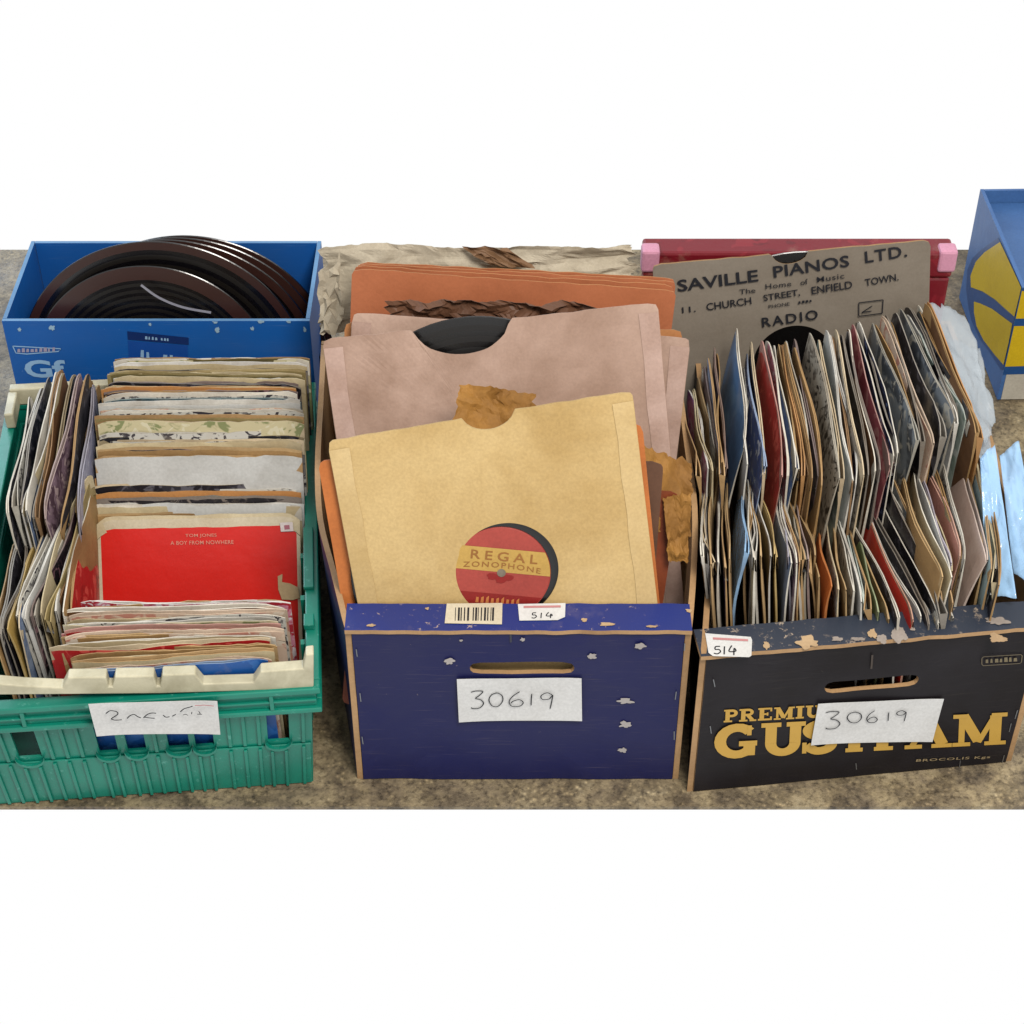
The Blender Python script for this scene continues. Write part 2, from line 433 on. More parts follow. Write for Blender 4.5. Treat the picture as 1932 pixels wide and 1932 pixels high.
# ------------------------------------------------------------------ floor
def concrete():
    m, nt, b = mat_new('concrete'); v = coords(nt, rnd=False)
    c = ramp(nt, nz(nt, v, 26, 8, .72, .3), [(.30, hx('#5c5040')), (.45, hx('#95856a')), (.56, hx('#b4a27e')), (.72, hx('#d8c8a4'))])
    c2 = ramp(nt, nz(nt, v, 170, 5, .7), [(.36, (.22, .2, .18)), (.48, (.8, .8, .8)), (.58, (1, 1, 1))])
    c = mix(nt, .85, c, c2, 'MULTIPLY')
    big = ramp(nt, nz(nt, v, 4, 3), [(.35, (.62, .6, .6)), (.7, (1, 1, 1))])
    c = mix(nt, .8, c, big, 'MULTIPLY')
    vo = nt.nodes.new('ShaderNodeTexVoronoi'); vo.inputs['Scale'].default_value = 210; nt.links.new(v, vo.inputs['Vector'])
    gr = ramp(nt, vo.outputs['Distance'], [(.10, (1.35, 1.3, 1.2)), (.26, (.8, .78, .75)), (.55, (.45, .43, .4))])
    gm = ramp(nt, nz(nt, v, 30, 4), [(.40, (0, 0, 0)), (.60, (.85, .85, .85))])
    c = mix(nt, gm, c, mix(nt, 1.0, c, gr, 'MULTIPLY'))
    nt.links.new(c, b.inputs['Base Color'])
    r = ramp(nt, nz(nt, v, 14, 5), [(.3, (.38,) * 3), (.7, (.62,) * 3)])
    nt.links.new(r, b.inputs['Roughness']); bump(nt, b, nz(nt, v, 190, 6, .7), .5, .002)
    return m
fb = atz(966, 471, 0).y
mb = MB(); mb.box((-.82, -.030, -.004), (.86, fb, 0)); mb.build('floor', concrete()); tag(bpy.data.objects['floor'], kind='structure')

# ------------------------------------------------------------------ navy produce box in the middle
ZR = .187
def line_at(pts, t):
    n = len(pts) - 1; k = min(int(t * n), n - 1); f = t * n - k; return V(pts[k]).lerp(V(pts[k + 1]), f)
def side_wall(top, bot, th, inward, zt):
    """wall lofted from a straight foot to a bowed rim"""
    mb = MB(); n = len(top) - 1; R = 6; inward = V(inward)
    idx = lambda i, r, s: (i * (R + 1) + r) * 2 + s
    vs_ = []
    for i in range(n + 1):
        for r in range(R + 1):
            k = r / R; p = V(bot[0]).lerp(V(bot[1]), i / n).lerp(V(top[i]), .62 + .38 * k ** 1.3); p.z = zt * k
            vs_ += [p, p + inward * th]
    fs = []; m = []
    for i in range(n):
        for r in range(R):
            fs.append((idx(i, r, 0), idx(i + 1, r, 0), idx(i + 1, r + 1, 0), idx(i, r + 1, 0))); m.append(0)
            fs.append((idx(i, r, 1), idx(i, r + 1, 1), idx(i + 1, r + 1, 1), idx(i + 1, r, 1))); m.append(1)
        fs.append((idx(i, R, 0), idx(i + 1, R, 0), idx(i + 1, R, 1), idx(i, R, 1))); m.append(1)
        fs.append((idx(i, 0, 0), idx(i, 0, 1), idx(i + 1, 0, 1), idx(i + 1, 0, 0))); m.append(1)
    for i in (0, n):
        for r in range(R):
            q = (idx(i, r, 0), idx(i, r + 1, 0), idx(i, r + 1, 1), idx(i, r, 1)); fs.append(q if i == 0 else q[::-1]); m.append(1)
    mb.add(vs_, fs, m); return mb
def produce_box(name, label, FL, FR, left, right, zr, pm, lm, slot, innerm, base_z):
    """tray carton: front with hand slot, flat ledge above it, bowed sides with raw board edges"""
    FL, FR = V((FL.x, FL.y, 0)), V((FR.x, FR.y, 0)); f = (FR - FL).normalized(); n = V((f.y, -f.x, 0)); W = (FR - FL).length
    r = root(name, (FL + FR) / 2, label, 'box')
    to = lambda x, y, z: FL + f * x - n * y + V((0, 0, z))
    c, hw, hh = slot
    ang, outl = rect_loop(.0055, W - .0055, .001, zr - .0045, c, 96)
    mb = MB()
    sheet_hole(mb, [to(x, 0, z) for x, z in outl], [to(*(lambda q: (q[0], 0, q[1]))(stadium(a, hw, hh, c))) for a in ang], .0045, n, 8, (0, 1), lambda p: -.0022 * abs(mnoise.noise((p.x * 14 + 3, p.y * 3, p.z * 16))))
    front = mb.build('front_panel', [pm, TAN], r)
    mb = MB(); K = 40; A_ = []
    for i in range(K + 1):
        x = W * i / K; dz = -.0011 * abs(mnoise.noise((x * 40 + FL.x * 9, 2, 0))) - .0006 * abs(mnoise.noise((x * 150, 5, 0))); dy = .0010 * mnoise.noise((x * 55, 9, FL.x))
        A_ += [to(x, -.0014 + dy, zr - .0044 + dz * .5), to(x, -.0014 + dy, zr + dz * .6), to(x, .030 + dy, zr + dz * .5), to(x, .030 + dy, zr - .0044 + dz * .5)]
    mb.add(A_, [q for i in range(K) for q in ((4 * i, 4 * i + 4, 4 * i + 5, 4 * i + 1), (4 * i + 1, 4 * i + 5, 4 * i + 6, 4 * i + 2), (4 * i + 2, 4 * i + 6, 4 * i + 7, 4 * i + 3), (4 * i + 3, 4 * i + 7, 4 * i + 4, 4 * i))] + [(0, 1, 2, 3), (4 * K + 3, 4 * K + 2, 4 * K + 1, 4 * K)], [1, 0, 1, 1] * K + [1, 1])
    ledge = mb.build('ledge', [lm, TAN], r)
    for pts, s in ((left, 0), (right, 1)):
        top = [V((p[0], p[1], 0)) for p in smooth_line([(q.x, q.y) for q in pts], 4)]
        ft = to(0 if s == 0 else W, .0015, 0); bk = top[-1]
        top = [q for q in top if (q - ft).dot(-n) > .004]; top = [ft] + top
        side_wall(top, (ft, bk), .005, f * (1 if s == 0 else -1), zr - (.0045 if False else .0002)).build('side_panel', [pm, TAN], r)
    bl, br = V((left[-1].x, left[-1].y, 0)), V((right[-1].x, right[-1].y, 0))
    mb = MB(); up = V((0, 0, zr))
    mb.hexa([bl - n * .001, br - n * .001, br - n * .006, bl - n * .006] + [q + up for q in (bl - n * .001, br - n * .001, br - n * .006, bl - n * .006)], [1, 1, 1, 1, 0, 1])
    mb.build('back_panel', [pm, TAN], r)
    mb = MB(); a, b_, c_, d = FL + f * .008 - n * .008, FR - f * .008 - n * .008, br - f * .008 + n * .004, bl + f * .008 + n * .004
    mb.hexa([q + V((0, 0, .001)) for q in (a, b_, c_, d)] + [q + V((0, 0, base_z)) for q in (a, b_, c_, d)])
    mb.build('base', TAN_IN, r)
    return r, front, ledge, to, f, n, W
L_ = [atz(x, y, ZR) for x, y in ((650, 1187), (624, 1080), (599, 981), (594, 879), (600, 760), (606, 650))]
R_ = [atz(x, y, ZR) for x, y in ((1306, 1187), (1314, 1080), (1316, 956), (1300, 830), (1288, 740), (1275, 650))]
NFL, NFR = L_[0], R_[0]
sc = onp(985, 1261, V((0, NFL.y, 0)), V((0, -1, 0)))
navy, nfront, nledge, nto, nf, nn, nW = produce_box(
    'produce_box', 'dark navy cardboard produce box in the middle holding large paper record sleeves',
    NFL, NFR, L_, R_, ZR, NAVY, NAVY_LIT, ((sc.x - NFL.x, sc.z), .0435, .0068), TAN_IN, .040)

# ------------------------------------------------------------------ black produce box on the right
ZB = .172
BFL, BFR = atz(1322, 1236, ZB), atz(1980, 1178, ZB)
bL = [BFL, atz(1331, 1100, ZB), atz(1333, 1000, ZB), atz(1331, 870, ZB), atz(1318, 740, ZB), atz(1306, 612, ZB)]
bR = [BFR, atz(1930, 1010, ZB), atz(1886, 870, ZB), atz(1846, 740, ZB), atz(1796, 612, ZB)]
bf0 = (V((BFR.x, BFR.y, 0)) - V((BFL.x, BFL.y, 0))).normalized(); bn0 = V((bf0.y, -bf0.x, 0))
s3 = onp(1645, 1291, BFL, bn0)
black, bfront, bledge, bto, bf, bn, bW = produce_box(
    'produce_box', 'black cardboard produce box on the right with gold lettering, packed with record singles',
    BFL, BFR, bL, bR, ZB, BLACK, BLACK_LIT, (((s3 - BFL).dot(bf0), s3.z), .0405, .0066), TAN_IN, .040)

# ---- writing and stickers on the two produce boxes
def on_front(px, py, o, n, lift=0): return onp(px, py, V(o) + V(n) * lift, V(n))
def note(parent, corners, o, n, name='paper_note', mt=WHITE, curl=.0035, lift=.0015, th=.0003):
    """paper stuck to a surface, its corners lifting a little"""
    TL, TR, BR, BL = [on_front(x, y, o, n) for x, y in corners]; K, J = 10, 6; A = []
    for j in range(J + 1):
        for i in range(K + 1):
            u, v = i / K, j / J
            d = lift + curl * (max(0, abs(2 * u - 1) - .5) ** 2 + max(0, v - .5) ** 2 * .8) + .0004 * math.sin(5 * u + 3 * v)
            A.append(TL.lerp(TR, u).lerp(BL.lerp(BR, u), v) + V(n) * d)
    W = K + 1; k = len(A); f = []
    for j in range(J):
        for i in range(K):
            a = j * W + i; f += [(a, a + W, a + W + 1, a + 1), (k + a, k + a + 1, k + a + W + 1, k + a + W)]
    rim = [j * W for j in range(J + 1)] + [J * W + i for i in range(1, K + 1)] + [j * W + K for j in range(J - 1, -1, -1)] + [i for i in range(K - 1, 0, -1)]
    f += [(a, b, k + b, k + a)[::-1] for a, b in zip(rim, rim[1:] + rim[:1])]
    mb = MB(); mb.add(A + [p - V(n) * th for p in A], f); return mb.build(name, mt, parent)
DIG = {'3': [(0, .93), (.35, 1), (.85, .97), (.55, .72), (.32, .58), (.7, .5), (.9, .28), (.6, .04), (.15, 0), (0, .06)],
       '0': [(.6, 1), (.2, .85), (.02, .45), (.25, .04), (.65, .02), (.97, .4), (.92, .8), (.6, .98), (.45, .96)],
       '6': [(.72, 1), (.3, .72), (.04, .35), (.2, .02), (.7, .02), (.95, .25), (.7, .46), (.3, .36), (.15, .22)],
       '1': [(.6, 1), (.5, .5), (.45, 0)],
       '9': [(.9, .85), (.55, 1), (.15, .82), (.25, .58), (.7, .62), (.92, .85), (.85, .4), (.75, 0)],
       '5': [(.85, 1), (.25, .97), (.2, .6), (.7, .58), (.9, .28), (.5, 0), (0, .08)],
       '4': [(.4, 1), (.05, .4), (.9, .42), (.7, .7), (.66, 0)]}
def handwriting(parent, items, o, n, w=.0009, lift=.0027, mt=INK):
    """pen strokes on a surface; each item a character with its place, or a free line"""
    mb = MB(); k = 0
    for ch, x0, x1, y0, y1 in items:
        pts = smooth_line(DIG[ch], 5)
        pw = [(x0 + (x1 - x0) * a, y1 + (y0 - y1) * b) for a, b in pts]
        stroke(mb, pw, o, n, w, lift + k * .00002); k += 1
    return mb.build('handwriting', mt, parent)
def marks(parent, p0, p1, hp, k, o, n, mt, lift=.0009, seed=1):
    """a line of print too small to read: short uneven dabs of ink"""
    r = random.Random(seed); mb = MB()
    for i in range(k):
        a, b = (i + .1) / k, (i + r.uniform(.6, .92)) / k; x0, x1 = p0[0] + (p1[0] - p0[0]) * a, p0[0] + (p1[0] - p0[0]) * b; y0, y1 = p0[1] + (p1[1] - p0[1]) * a, p0[1] + (p1[1] - p0[1]) * b
        t = hp * r.uniform(.7, 1); mb.add([on_front(*q, o, n, lift) for q in ((x0, y0), (x1, y1), (x1 - r.uniform(0, 1), y1 - t), (x0 + r.uniform(0, 1), y0 - t))], [(0, 1, 2, 3)])
    return mb.build('printed_mark', mt, parent)
def stroke(mb, pw, o, n, w, lift):
    q = [on_front(x, y, o, n, lift) for x, y in pw]; n = V(n); L = []; R = []; N = len(q)
    for i in range(N):
        d = q[min(i + 1, N - 1)] - q[max(i - 1, 0)]; s = n.cross(d).normalized() * w / 2
        L.append(q[i] + s); R.append(q[i] - s)
    mb.add(L + R, [(i, N + i, N + i + 1, i + 1) for i in range(N - 1)])
nO = V((NFL.x, NFL.y, 0))
pn = note(navy, ((862, 1278), (1097, 1277), (1098, 1355), (866, 1358)), nO, nn)
z4 = lambda x, y: (553.4 + x * .4166, 955.9 + y * .4166)
def zi(ch, x0, x1, y0, y1, f): a = f(x0, y0); b = f(x1, y1); return (ch, a[0], b[0], a[1], b[1])
handwriting(pn, [zi('3', 805, 868, 835, 915, z4), zi('0', 885, 950, 843, 905, z4), zi('6', 975, 1045, 838, 905, z4),
                 zi('1', 1068, 1088, 848, 900, z4), zi('9', 1112, 1180, 843, 915, z4)], nO, nn)
z6 = lambda x, y: (1257.8 + x * .349, 955.9 + y * .349)
bO = V((BFL.x, BFL.y, 0))
pn = note(black, [z6(*q) for q in ((815, 1055), (1495, 1030), (1430, 1255), (775, 1275))], bO, bn, lift=.0018)
handwriting(pn, [zi('3', 860, 945, 1108, 1202, z6), zi('0', 975, 1055, 1110, 1168, z6), zi('6', 1080, 1142, 1103, 1167, z6),
                 zi('1', 1185, 1212, 1113, 1158, z6), zi('9', 1235, 1300, 1103, 1160, z6)], bO, bn, lift=.0032)
# slab-serif letters, drawn as strokes in units of the letter height
def arc(cx, cy, rx, ry, a0, a1, k=16): return [(cx + rx * math.cos(math.radians(a0 + (a1 - a0) * i / k)), cy + ry * math.sin(math.radians(a0 + (a1 - a0) * i / k))) for i in range(k + 1)]
SLAB = {'G': (1.2, [(arc(.6, .5, .46, .4, 42, 318), .24), ([(.66, .42), (1.16, .42)], .15), ([(.95, .42), (.95, .06)], .24), ([(.93, .95), (.93, .66)], .09)]),
        'U': (1.25, [([(.3, .95), (.3, .38)] + arc(.62, .38, .32, .28, 180, 360) + [(.94, .38), (.94, .95)], .23), ([(.04, .93), (.56, .93)], .13), ([(.7, .93), (1.2, .93)], .13)]),
        'S': (1.0, [(smooth_line([(.86, .72), (.7, .89), (.42, .9), (.2, .76), (.26, .6), (.6, .48), (.82, .32), (.72, .14), (.42, .09), (.14, .26)], 5), .23), ([(.88, .97), (.88, .64)], .09), ([(.1, .36), (.1, .03)], .09)]),
        'T': (1.05, [([(.03, .91), (1.02, .91)], .17), ([(.52, .9), (.52, .08)], .25), ([(.24, .06), (.8, .06)], .12), ([(.07, .96), (.07, .6)], .1), ([(.98, .96), (.98, .6)], .1)]),
        'F': (1.0, [([(.03, .92), (.97, .92)], .15), ([(.3, .92), (.3, .08)], .25), ([(.05, .06), (.62, .06)], .12), ([(.92, .96), (.92, .66)], .1), ([(.3, .52), (.72, .52)], .13), ([(.72, .66), (.72, .38)], .1)]),
        'A': (1.2, [([(.2, .1), (.58, .93)], .13), ([(.56, .95), (.96, .1)], .25), ([(.36, .34), (.86, .34)], .12), ([(.0, .06), (.44, .06)], .12), ([(.68, .06), (1.2, .06)], .12)]),
        'M': (1.5, [([(.28, .9), (.28, .1)], .13), ([(.3, .95), (.74, .14)], .24), ([(.74, .1), (1.14, .9)], .12), ([(1.18, .92), (1.18, .1)], .25), ([(.04, .06), (.52, .06)], .12), ([(.9, .06), (1.48, .06)], .12), ([(.04, .93), (.4, .93)], .12), ([(1.06, .93), (1.48, .93)], .12)]),
        'P': (1.0, [([(.28, .92), (.28, .08)], .24), ([(.28, .9), (.55, .9)] + arc(.58, .69, .26, .21, 90, -90) + [(.3, .48)], .19), ([(.03, .06), (.6, .06)], .13), ([(.03, .93), (.3, .93)], .13)]),
        'R': (1.12, [([(.28, .92), (.28, .08)], .24), ([(.28, .9), (.55, .9)] + arc(.58, .7, .24, .2, 90, -90) + [(.3, .5)], .18), ([(.55, .5), (.86, .08)], .22), ([(.03, .06), (.55, .06)], .13), ([(.68, .06), (1.1, .06)], .13), ([(.03, .93), (.3, .93)], .13)]),
        'E': (1.0, [([(.28, .92), (.28, .08)], .25), ([(.03, .92), (.94, .92)], .14), ([(.03, .07), (.94, .07)], .14), ([(.28, .5), (.66, .5)], .13), ([(.9, .97), (.9, .7)], .1), ([(.9, .3), (.9, .02)], .1), ([(.66, .63), (.66, .38)], .09)]),
        'I': (.62, [([(.31, .92), (.31, .08)], .25), ([(.03, .93), (.6, .93)], .13), ([(.03, .07), (.6, .07)], .13)])}
def slab_letter(parent, ch, p0, p1, top, o, n, lift=.0004):
    """one printed letter: baseline from p0 to p1, its height given by the point above p0"""
    a, b, t = on_front(*p0, o, n), on_front(*p1, o, n), on_front(*top, o, n); n = V(n)
    x = b - a; up = (t - a); wd, st = SLAB[ch]; mb = MB()
    fr = lambda u, v, l: a + x * (u / wd) + up * v + n * l
    for i, (pts, w) in enumerate(st):
        q = [V((p[0] * x.length / wd, p[1] * up.length, 0)) for p in pts]; N = len(q); L = []; R = []
        for k in range(N):
            d = q[min(k + 1, N - 1)] - q[max(k - 1, 0)]; s = V((-d.y, d.x, 0)).normalized() * (w * up.length / 2)
            if abs(d.x) > abs(d.y) * 3 or abs(d.y) > abs(d.x) * 3: pass
            L.append(q[k] + s); R.append(q[k] - s)
        T = lambda v: a + x.normalized() * v.x + up.normalized() * v.y + n * (lift + i * .00004)
        mb.add([T(v) for v in L + R], [(k, N + k, N + k + 1, k + 1) for k in range(N - 1)])
    return mb.build('letter', GOLD, parent)
def gb(x): return 1362 - (x - 265) * 79 / 1535
def gt(x): return 1180 - (x - 265) * 70 / 1535
for ch, x0, x1 in (('G', 258, 492), ('U', 498, 752), ('S', 722, 925), ('T', 925, 1100), ('F', 1110, 1290), ('A', 1285, 1540), ('M', 1535, 1835)):
    slab_letter(bfront, ch, z6(x0, gb(x0)), z6(x1, gb(x1)), z6(x0 + 6, gt(x0)), bO, bn)
for ch, x0, x1 in (('P', 305, 385), ('R', 388, 485), ('E', 490, 570), ('M', 575, 690), ('I', 694, 742), ('U', 746, 842), ('M', 846, 960)):
    b0 = 1164 - (x0 - 310) * .05; slab_letter(bfront, ch, z6(x0, b0), z6(x1, b0 - (x1 - x0) * .05), z6(x0 + 3, b0 - 68), bO, bn)
PALE = plain('pale_ink', '#a08c68', .5)
lettering('BROCOLIS Kgs', on_front(*z6(1345, 1381), bO, bn), on_front(*z6(1745, 1361), bO, bn), .0042, bn, PALE, bfront, .015, 1.15)
mb = MB()
ol = [z6(*q) for q in ((1712, 812), (1915, 800), (1922, 806), (1918, 842), (1908, 848), (1712, 860), (1704, 852), (1704, 822), (1712, 812))]
stroke(mb, ol, bO, bn, .0008, .0004); mb.build('printed_frame', plain('dull_gold_ink', '#6e6248', .5), bfront)
marks(bfront, z6(1722, 846), z6(1898, 836), 9, 7, bO, bn, plain('dull_gold_text', '#7d7052', .5), .0005, 4)

def ledge_quad(parent, corners, name, mt, lift=.0006, zr=ZR):
    p = [atz(x, y, zr + lift) for x, y in corners]; mb = MB(); prism(mb, [q for q in p][::-1], (0, 0, .0002)); return mb.build(name, mt, parent)
LABEL_CREAM = paper('#ddd2b8', '#a89878', .3); PINKINK = plain('pink_ink', '#c98a8a', .6)
st = ledge_quad(navy, ((843, 1139), (948, 1138), (947, 1178), (839, 1176)), 'barcode_sticker', LABEL_CREAM)
mb = MB(); x = 859; bw = random.Random(3)
while x < 932:
    w = bw.choice((1.4, 2.2, 3.6)); q = [atz(*c, ZR + .00095) for c in ((x, 1146), (x + w, 1146), (x + w - 1, 1171), (x - 1, 1171))]
    if not 883 < x < 889: mb.add(q, [(3, 2, 1, 0)])
    x += w + bw.choice((1.6, 2.4, 4))
mb.build('barcode', INK, st)
st = ledge_quad(navy, ((977, 1140), (1067, 1138), (1066, 1164), (1052, 1170), (980, 1171)), 'lot_sticker', WHITE)
handwriting(st, [('5', 1003, 1013, 1156, 1166), ('1', 1018, 1024, 1156, 1166), ('4', 1030, 1043, 1155, 1166)], V((0, 0, ZR)), V((0, 0, 1)), .0009, .0011)
mb = MB(); mb.add([atz(*c, ZR + .0011) for c in ((988, 1143), (1058, 1142), (1058, 1146), (988, 1147))], [(3, 2, 1, 0)]); mb.build('printed_line', PINKINK, st)
st = ledge_quad(black, [z6(*q) for q in ((208, 685), (455, 705), (462, 722), (458, 806), (445, 814), (250, 808), (226, 790))], 'lot_sticker', WHITE, zr=ZB)
handwriting(st, [zi('5', 255, 295, 755, 795, z6), zi('1', 305, 318, 755, 798, z6), zi('4', 335, 378, 750, 802, z6)], V((0, 0, ZB)), V((0, 0, 1)), .0011, .0011)
mb = MB(); mb.add([atz(*z6(*c), ZB + .0011) for c in ((250, 706), (440, 716), (440, 728), (250, 718))], [(3, 2, 1, 0)]); mb.build('printed_line', PINKINK, st)

def flake(parent, px, py, r, o, n, mt, seed, name='torn_scrap', lift=.0004, asp=1.0):
    rr = random.Random(seed); N = 30; R_k = [.78 + .50 * mnoise.noise((math.cos(6.283 * i / N) * 1.6 + seed, math.sin(6.283 * i / N) * 1.6, 0)) + .16 * mnoise.noise((math.cos(6.283 * i / N) * 5 + seed, math.sin(6.283 * i / N) * 6, 1)) for i in range(N)]; c = on_front(px, py, o, n, lift); n = V(n); x = (on_front(px + 10, py, o, n) - on_front(px, py, o, n)).normalized(); y = n.cross(x)
    mb = MB(); prism(mb, [c + x * (math.cos(6.283 * i / N) * r * R_k[i]) + y * (math.sin(6.283 * i / N) * r * asp * R_k[i]) for i in range(N)], n * .0003)
    return mb.build(name, mt, parent)
SCRAP = paper('#b9b2ae', '#7d7468', .5)
for i, (x, y, r, a) in enumerate(((848, 1247, .0048, .9), (1117, 1238, .0045, .8), (1207, 1219, .006, .6), (1180, 1323, .0075, .5), (1180, 1367, .006, .8), (1175, 1415, .0048, .7), (986, 1206, .0022, 1), (870, 1208, .0018, .7))):
    flake(nfront, x, y, r, nO, nn, SCRAP, 40 + i, asp=a)
def staple(parent, px, py, dx, dy, o, n, w=.0008):
    mb = MB(); stroke(mb, [(px, py), (px + dx / 2, py + dy / 2), (px + dx, py + dy)], o, n, w, .0007); return mb.build('staple', GREY_STAPLE, parent)
for x, y, dx, dy in ((672, 1225, 2, 14), (679, 1308, 2, 16), (683, 1390, 2, 14), (1292, 1214, -1, 14), (1276, 1305, -2, 15), (1272, 1380, 0, 16)): staple(nfront, x, y, dx, dy, nO, nn)
for x, y, dx, dy in ((1346, 1282, 3, 14), (1340, 1370, 2, 14), (1920, 1340, -5, 16), (1908, 1365, -4, 16), (1895, 1425, -4, 14), (1615, 1440, 1, 12), (1812, 1435, -2, 14)): staple(bfront, x, y, dx, dy, bO, bn)
mb = MB(); stroke(mb, [(963, 1188), (964, 1212)], nO, nn, .0016, .0006); mb.build('slit', plain('slit_grey', '#3b3d4a', .7), nfront)
mb = MB(); stroke(mb, [(1646, 1236), (1644, 1262)], bO, bn, .0016, .0006); mb.build('slit', plain('slit_brown', '#4a4038', .7), bfront)
TORN = paper('#c9ab84', '#8a6a48', .4); SCUFF = paper('#a89c92', '#6b6058', .5)
for i, (x, y, r, a) in enumerate(((1145, 1178, .008, .3), (1102, 1170, .003, 1), (700, 1180, .004, .5), (1230, 1182, .006, .25), (1300, 1152, .003, .9), (806, 1148, .002, .8))):
    flake(nledge, x, y, r, V((0, 0, ZR)), V((0, 0, 1)), TORN, 70 + i, asp=a)
for i, (x, y, r, a) in enumerate(((1524, 1212, .010, .8), (1580, 1206, .006, .5), (1618, 1206, .007, .4), (1646, 1196, .005, 1.4), (1664, 1206, .006, .9), (1697, 1199, .008, 1.2), (1882, 1205, .009, .7), (1880, 1172, .012, .5), (1722, 1187, .003, .8), (1446, 1218, .003, 2))):
    flake(bledge, x, y, r, V((0, 0, ZB)), V((0, 0, 1)), SCUFF if i % 3 else TORN, 90 + i, asp=a)

# ------------------------------------------------------------------ green plastic crate
CZ = .132; DZ = CZ - .178; CY = math.radians(5.2)
cu, cv = V((math.cos(CY), math.sin(CY), 0)), V((-math.sin(CY), math.cos(CY), 0)); CW, CD = .305, .425
C0 = V((*atz(604, 1300, CZ).xy, 0)) - cu * CW            # front left corner of the rim
cn = -cv
def cr(p): return C0 + cu * p[0] + cv * p[1] + V((0, 0, p[2]))
def cu_of(px, py, inset=0): q = onp(px, py, C0 - cn * inset, cn); return (q - C0).dot(cu), q.z
crate = root('plastic_crate', C0 + cu * CW / 2, 'teal green ribbed plastic crate on the left holding rows of record singles', 'crate')
mb = MB()
for a, b in (((.0, 0, (.172 + DZ)), (CW, .012, CZ)), ((0, CD - .012, (.172 + DZ)), (CW, CD, CZ)), ((0, .012, (.172 + DZ)), (.012, CD - .012, CZ)), ((CW - .012, .012, (.172 + DZ)), (CW, CD - .012, CZ)),
             ((.004, .004, (.1545 + DZ)), (CW - .004, .010, (.172 + DZ))), ((.004, CD - .010, (.1545 + DZ)), (CW - .004, CD - .004, (.172 + DZ))), ((.004, .010, (.1545 + DZ)), (.010, CD - .010, (.172 + DZ))), ((CW - .010, .010, (.1545 + DZ)), (CW - .004, CD - .010, (.172 + DZ))),
             ((.0, 0, (.1495 + DZ)), (CW, .012, (.1545 + DZ))), ((0, CD - .012, (.1495 + DZ)), (CW, CD, (.1545 + DZ))), ((0, .012, (.1495 + DZ)), (.012, CD - .012, (.1545 + DZ))), ((CW - .012, .012, (.1495 + DZ)), (CW, CD - .012, (.1545 + DZ)))):
    mb.box(a, b, fr=cr)
mb.build('rim', TEAL, crate, bevel=.0012)
for u in (.058, .150, .262):                                # gussets under the rim lip
    mb = MB(); mb.box((u, .0005, (.1546 + DZ)), (u + .0035, .0042, (.1718 + DZ)), fr=cr); mb.build('gusset', TEAL, crate, bevel=.0006)
mb = MB(); mb.box((.004, .0012, (.1625 + DZ)), (CW - .004, .0042, (.1645 + DZ)), fr=cr); mb.build('rim_rib', TEAL, crate, bevel=.0005)
TI = .010                                                    # the walls taper inward to the foot
def wall_pt(u, z, d=0):                                      # on the front wall, d outward
    k = z / .104; ins = .009 + TI * (1 - k) * .6; uu = ins + (CW - 2 * ins) * u
    return C0 + cu * uu + cv * (ins - d) + V((0, 0, z))
slots = []
for px, w in ((43, .021), (197, .017), (252, .017), (334, .019), (384, .017), (527, .020)):
    u, z = cu_of(px, 1385, .01); slots.append(((u - .010) / (CW - .02), w / CW))
mb = MB(); TH = .0028
def wall_piece(mb, u0, u1, z0, z1, d0=0.0, d1=-.0028):
    mb.hexa([wall_pt(u0, z0, d0), wall_pt(u1, z0, d0), wall_pt(u1, z0, d1), wall_pt(u0, z0, d1), wall_pt(u0, z1, d0), wall_pt(u1, z1, d0), wall_pt(u1, z1, d1), wall_pt(u0, z1, d1)])
SZ = cu_of(525, 1400, .01)[1]; cur = 0
for c, w in slots:
    wall_piece(mb, cur, c - w / 2, .0, (.1494 + DZ)); wall_piece(mb, c - w / 2, c + w / 2, 0, SZ); cur = c + w / 2
wall_piece(mb, cur, 1, 0, (.1494 + DZ))
mb.build('front_wall', TEAL, crate)
mb = MB(); wall_piece(mb, .004, .996, 0.001, SZ - .004, .0022, .0004); mb.build('lower_band', TEAL, crate, bevel=.0008)
inslot = lambda u: any(abs(u - c) < w / 2 + .012 for c, w in slots)
for i in range(1, 23):
    u = i / 22.6
    if not inslot(u):
        mb = MB(); wall_piece(mb, u - .0055, u + .0055, SZ - .002, (.1492 + DZ), .0026, .0002); mb.build('rib', TEAL, crate, bevel=.0006)
        mb = MB(); wall_piece(mb, u - .0055, u + .0055, 0.002, SZ - .006, .0044, .0024); mb.build('rib', TEAL, crate, bevel=.0006)
for c, w in slots:                                           # rounded lip and twin ribs under each opening
    mb = MB(); K = 8; pts = []
    for k in range(K + 1):
        a = math.pi + math.pi * k / K; pts.append((c + (w / 2 + .008) * math.cos(a), SZ + .004 + .010 * math.sin(a)))
    for k in range(K):
        (a0, z0), (a1, z1) = pts[k], pts[k + 1]
        mb.hexa([wall_pt(a0, z0 - .003, .005), wall_pt(a1, z1 - .003, .005), wall_pt(a1, z1 - .003, .001), wall_pt(a0, z0 - .003, .001), wall_pt(a0, z0, .005), wall_pt(a1, z1, .005), wall_pt(a1, z1, .001), wall_pt(a0, z0, .001)])
    mb.build('slot_lip', TEAL, crate)
    for s in (-1, 1):
        mb = MB(); wall_piece(mb, c + s * w * .32 - .005, c + s * w * .32 + .005, .002, SZ - .009, .0052, .0024); mb.build('rib', TEAL, crate, bevel=.0006)
def side_box(pts_lo, pts_hi, name):
    mb = MB(); mb.hexa([cr(p) for p in pts_lo] + [cr(p) for p in pts_hi]); mb.build(name, TEAL, crate)
i0, i1 = .015, .009
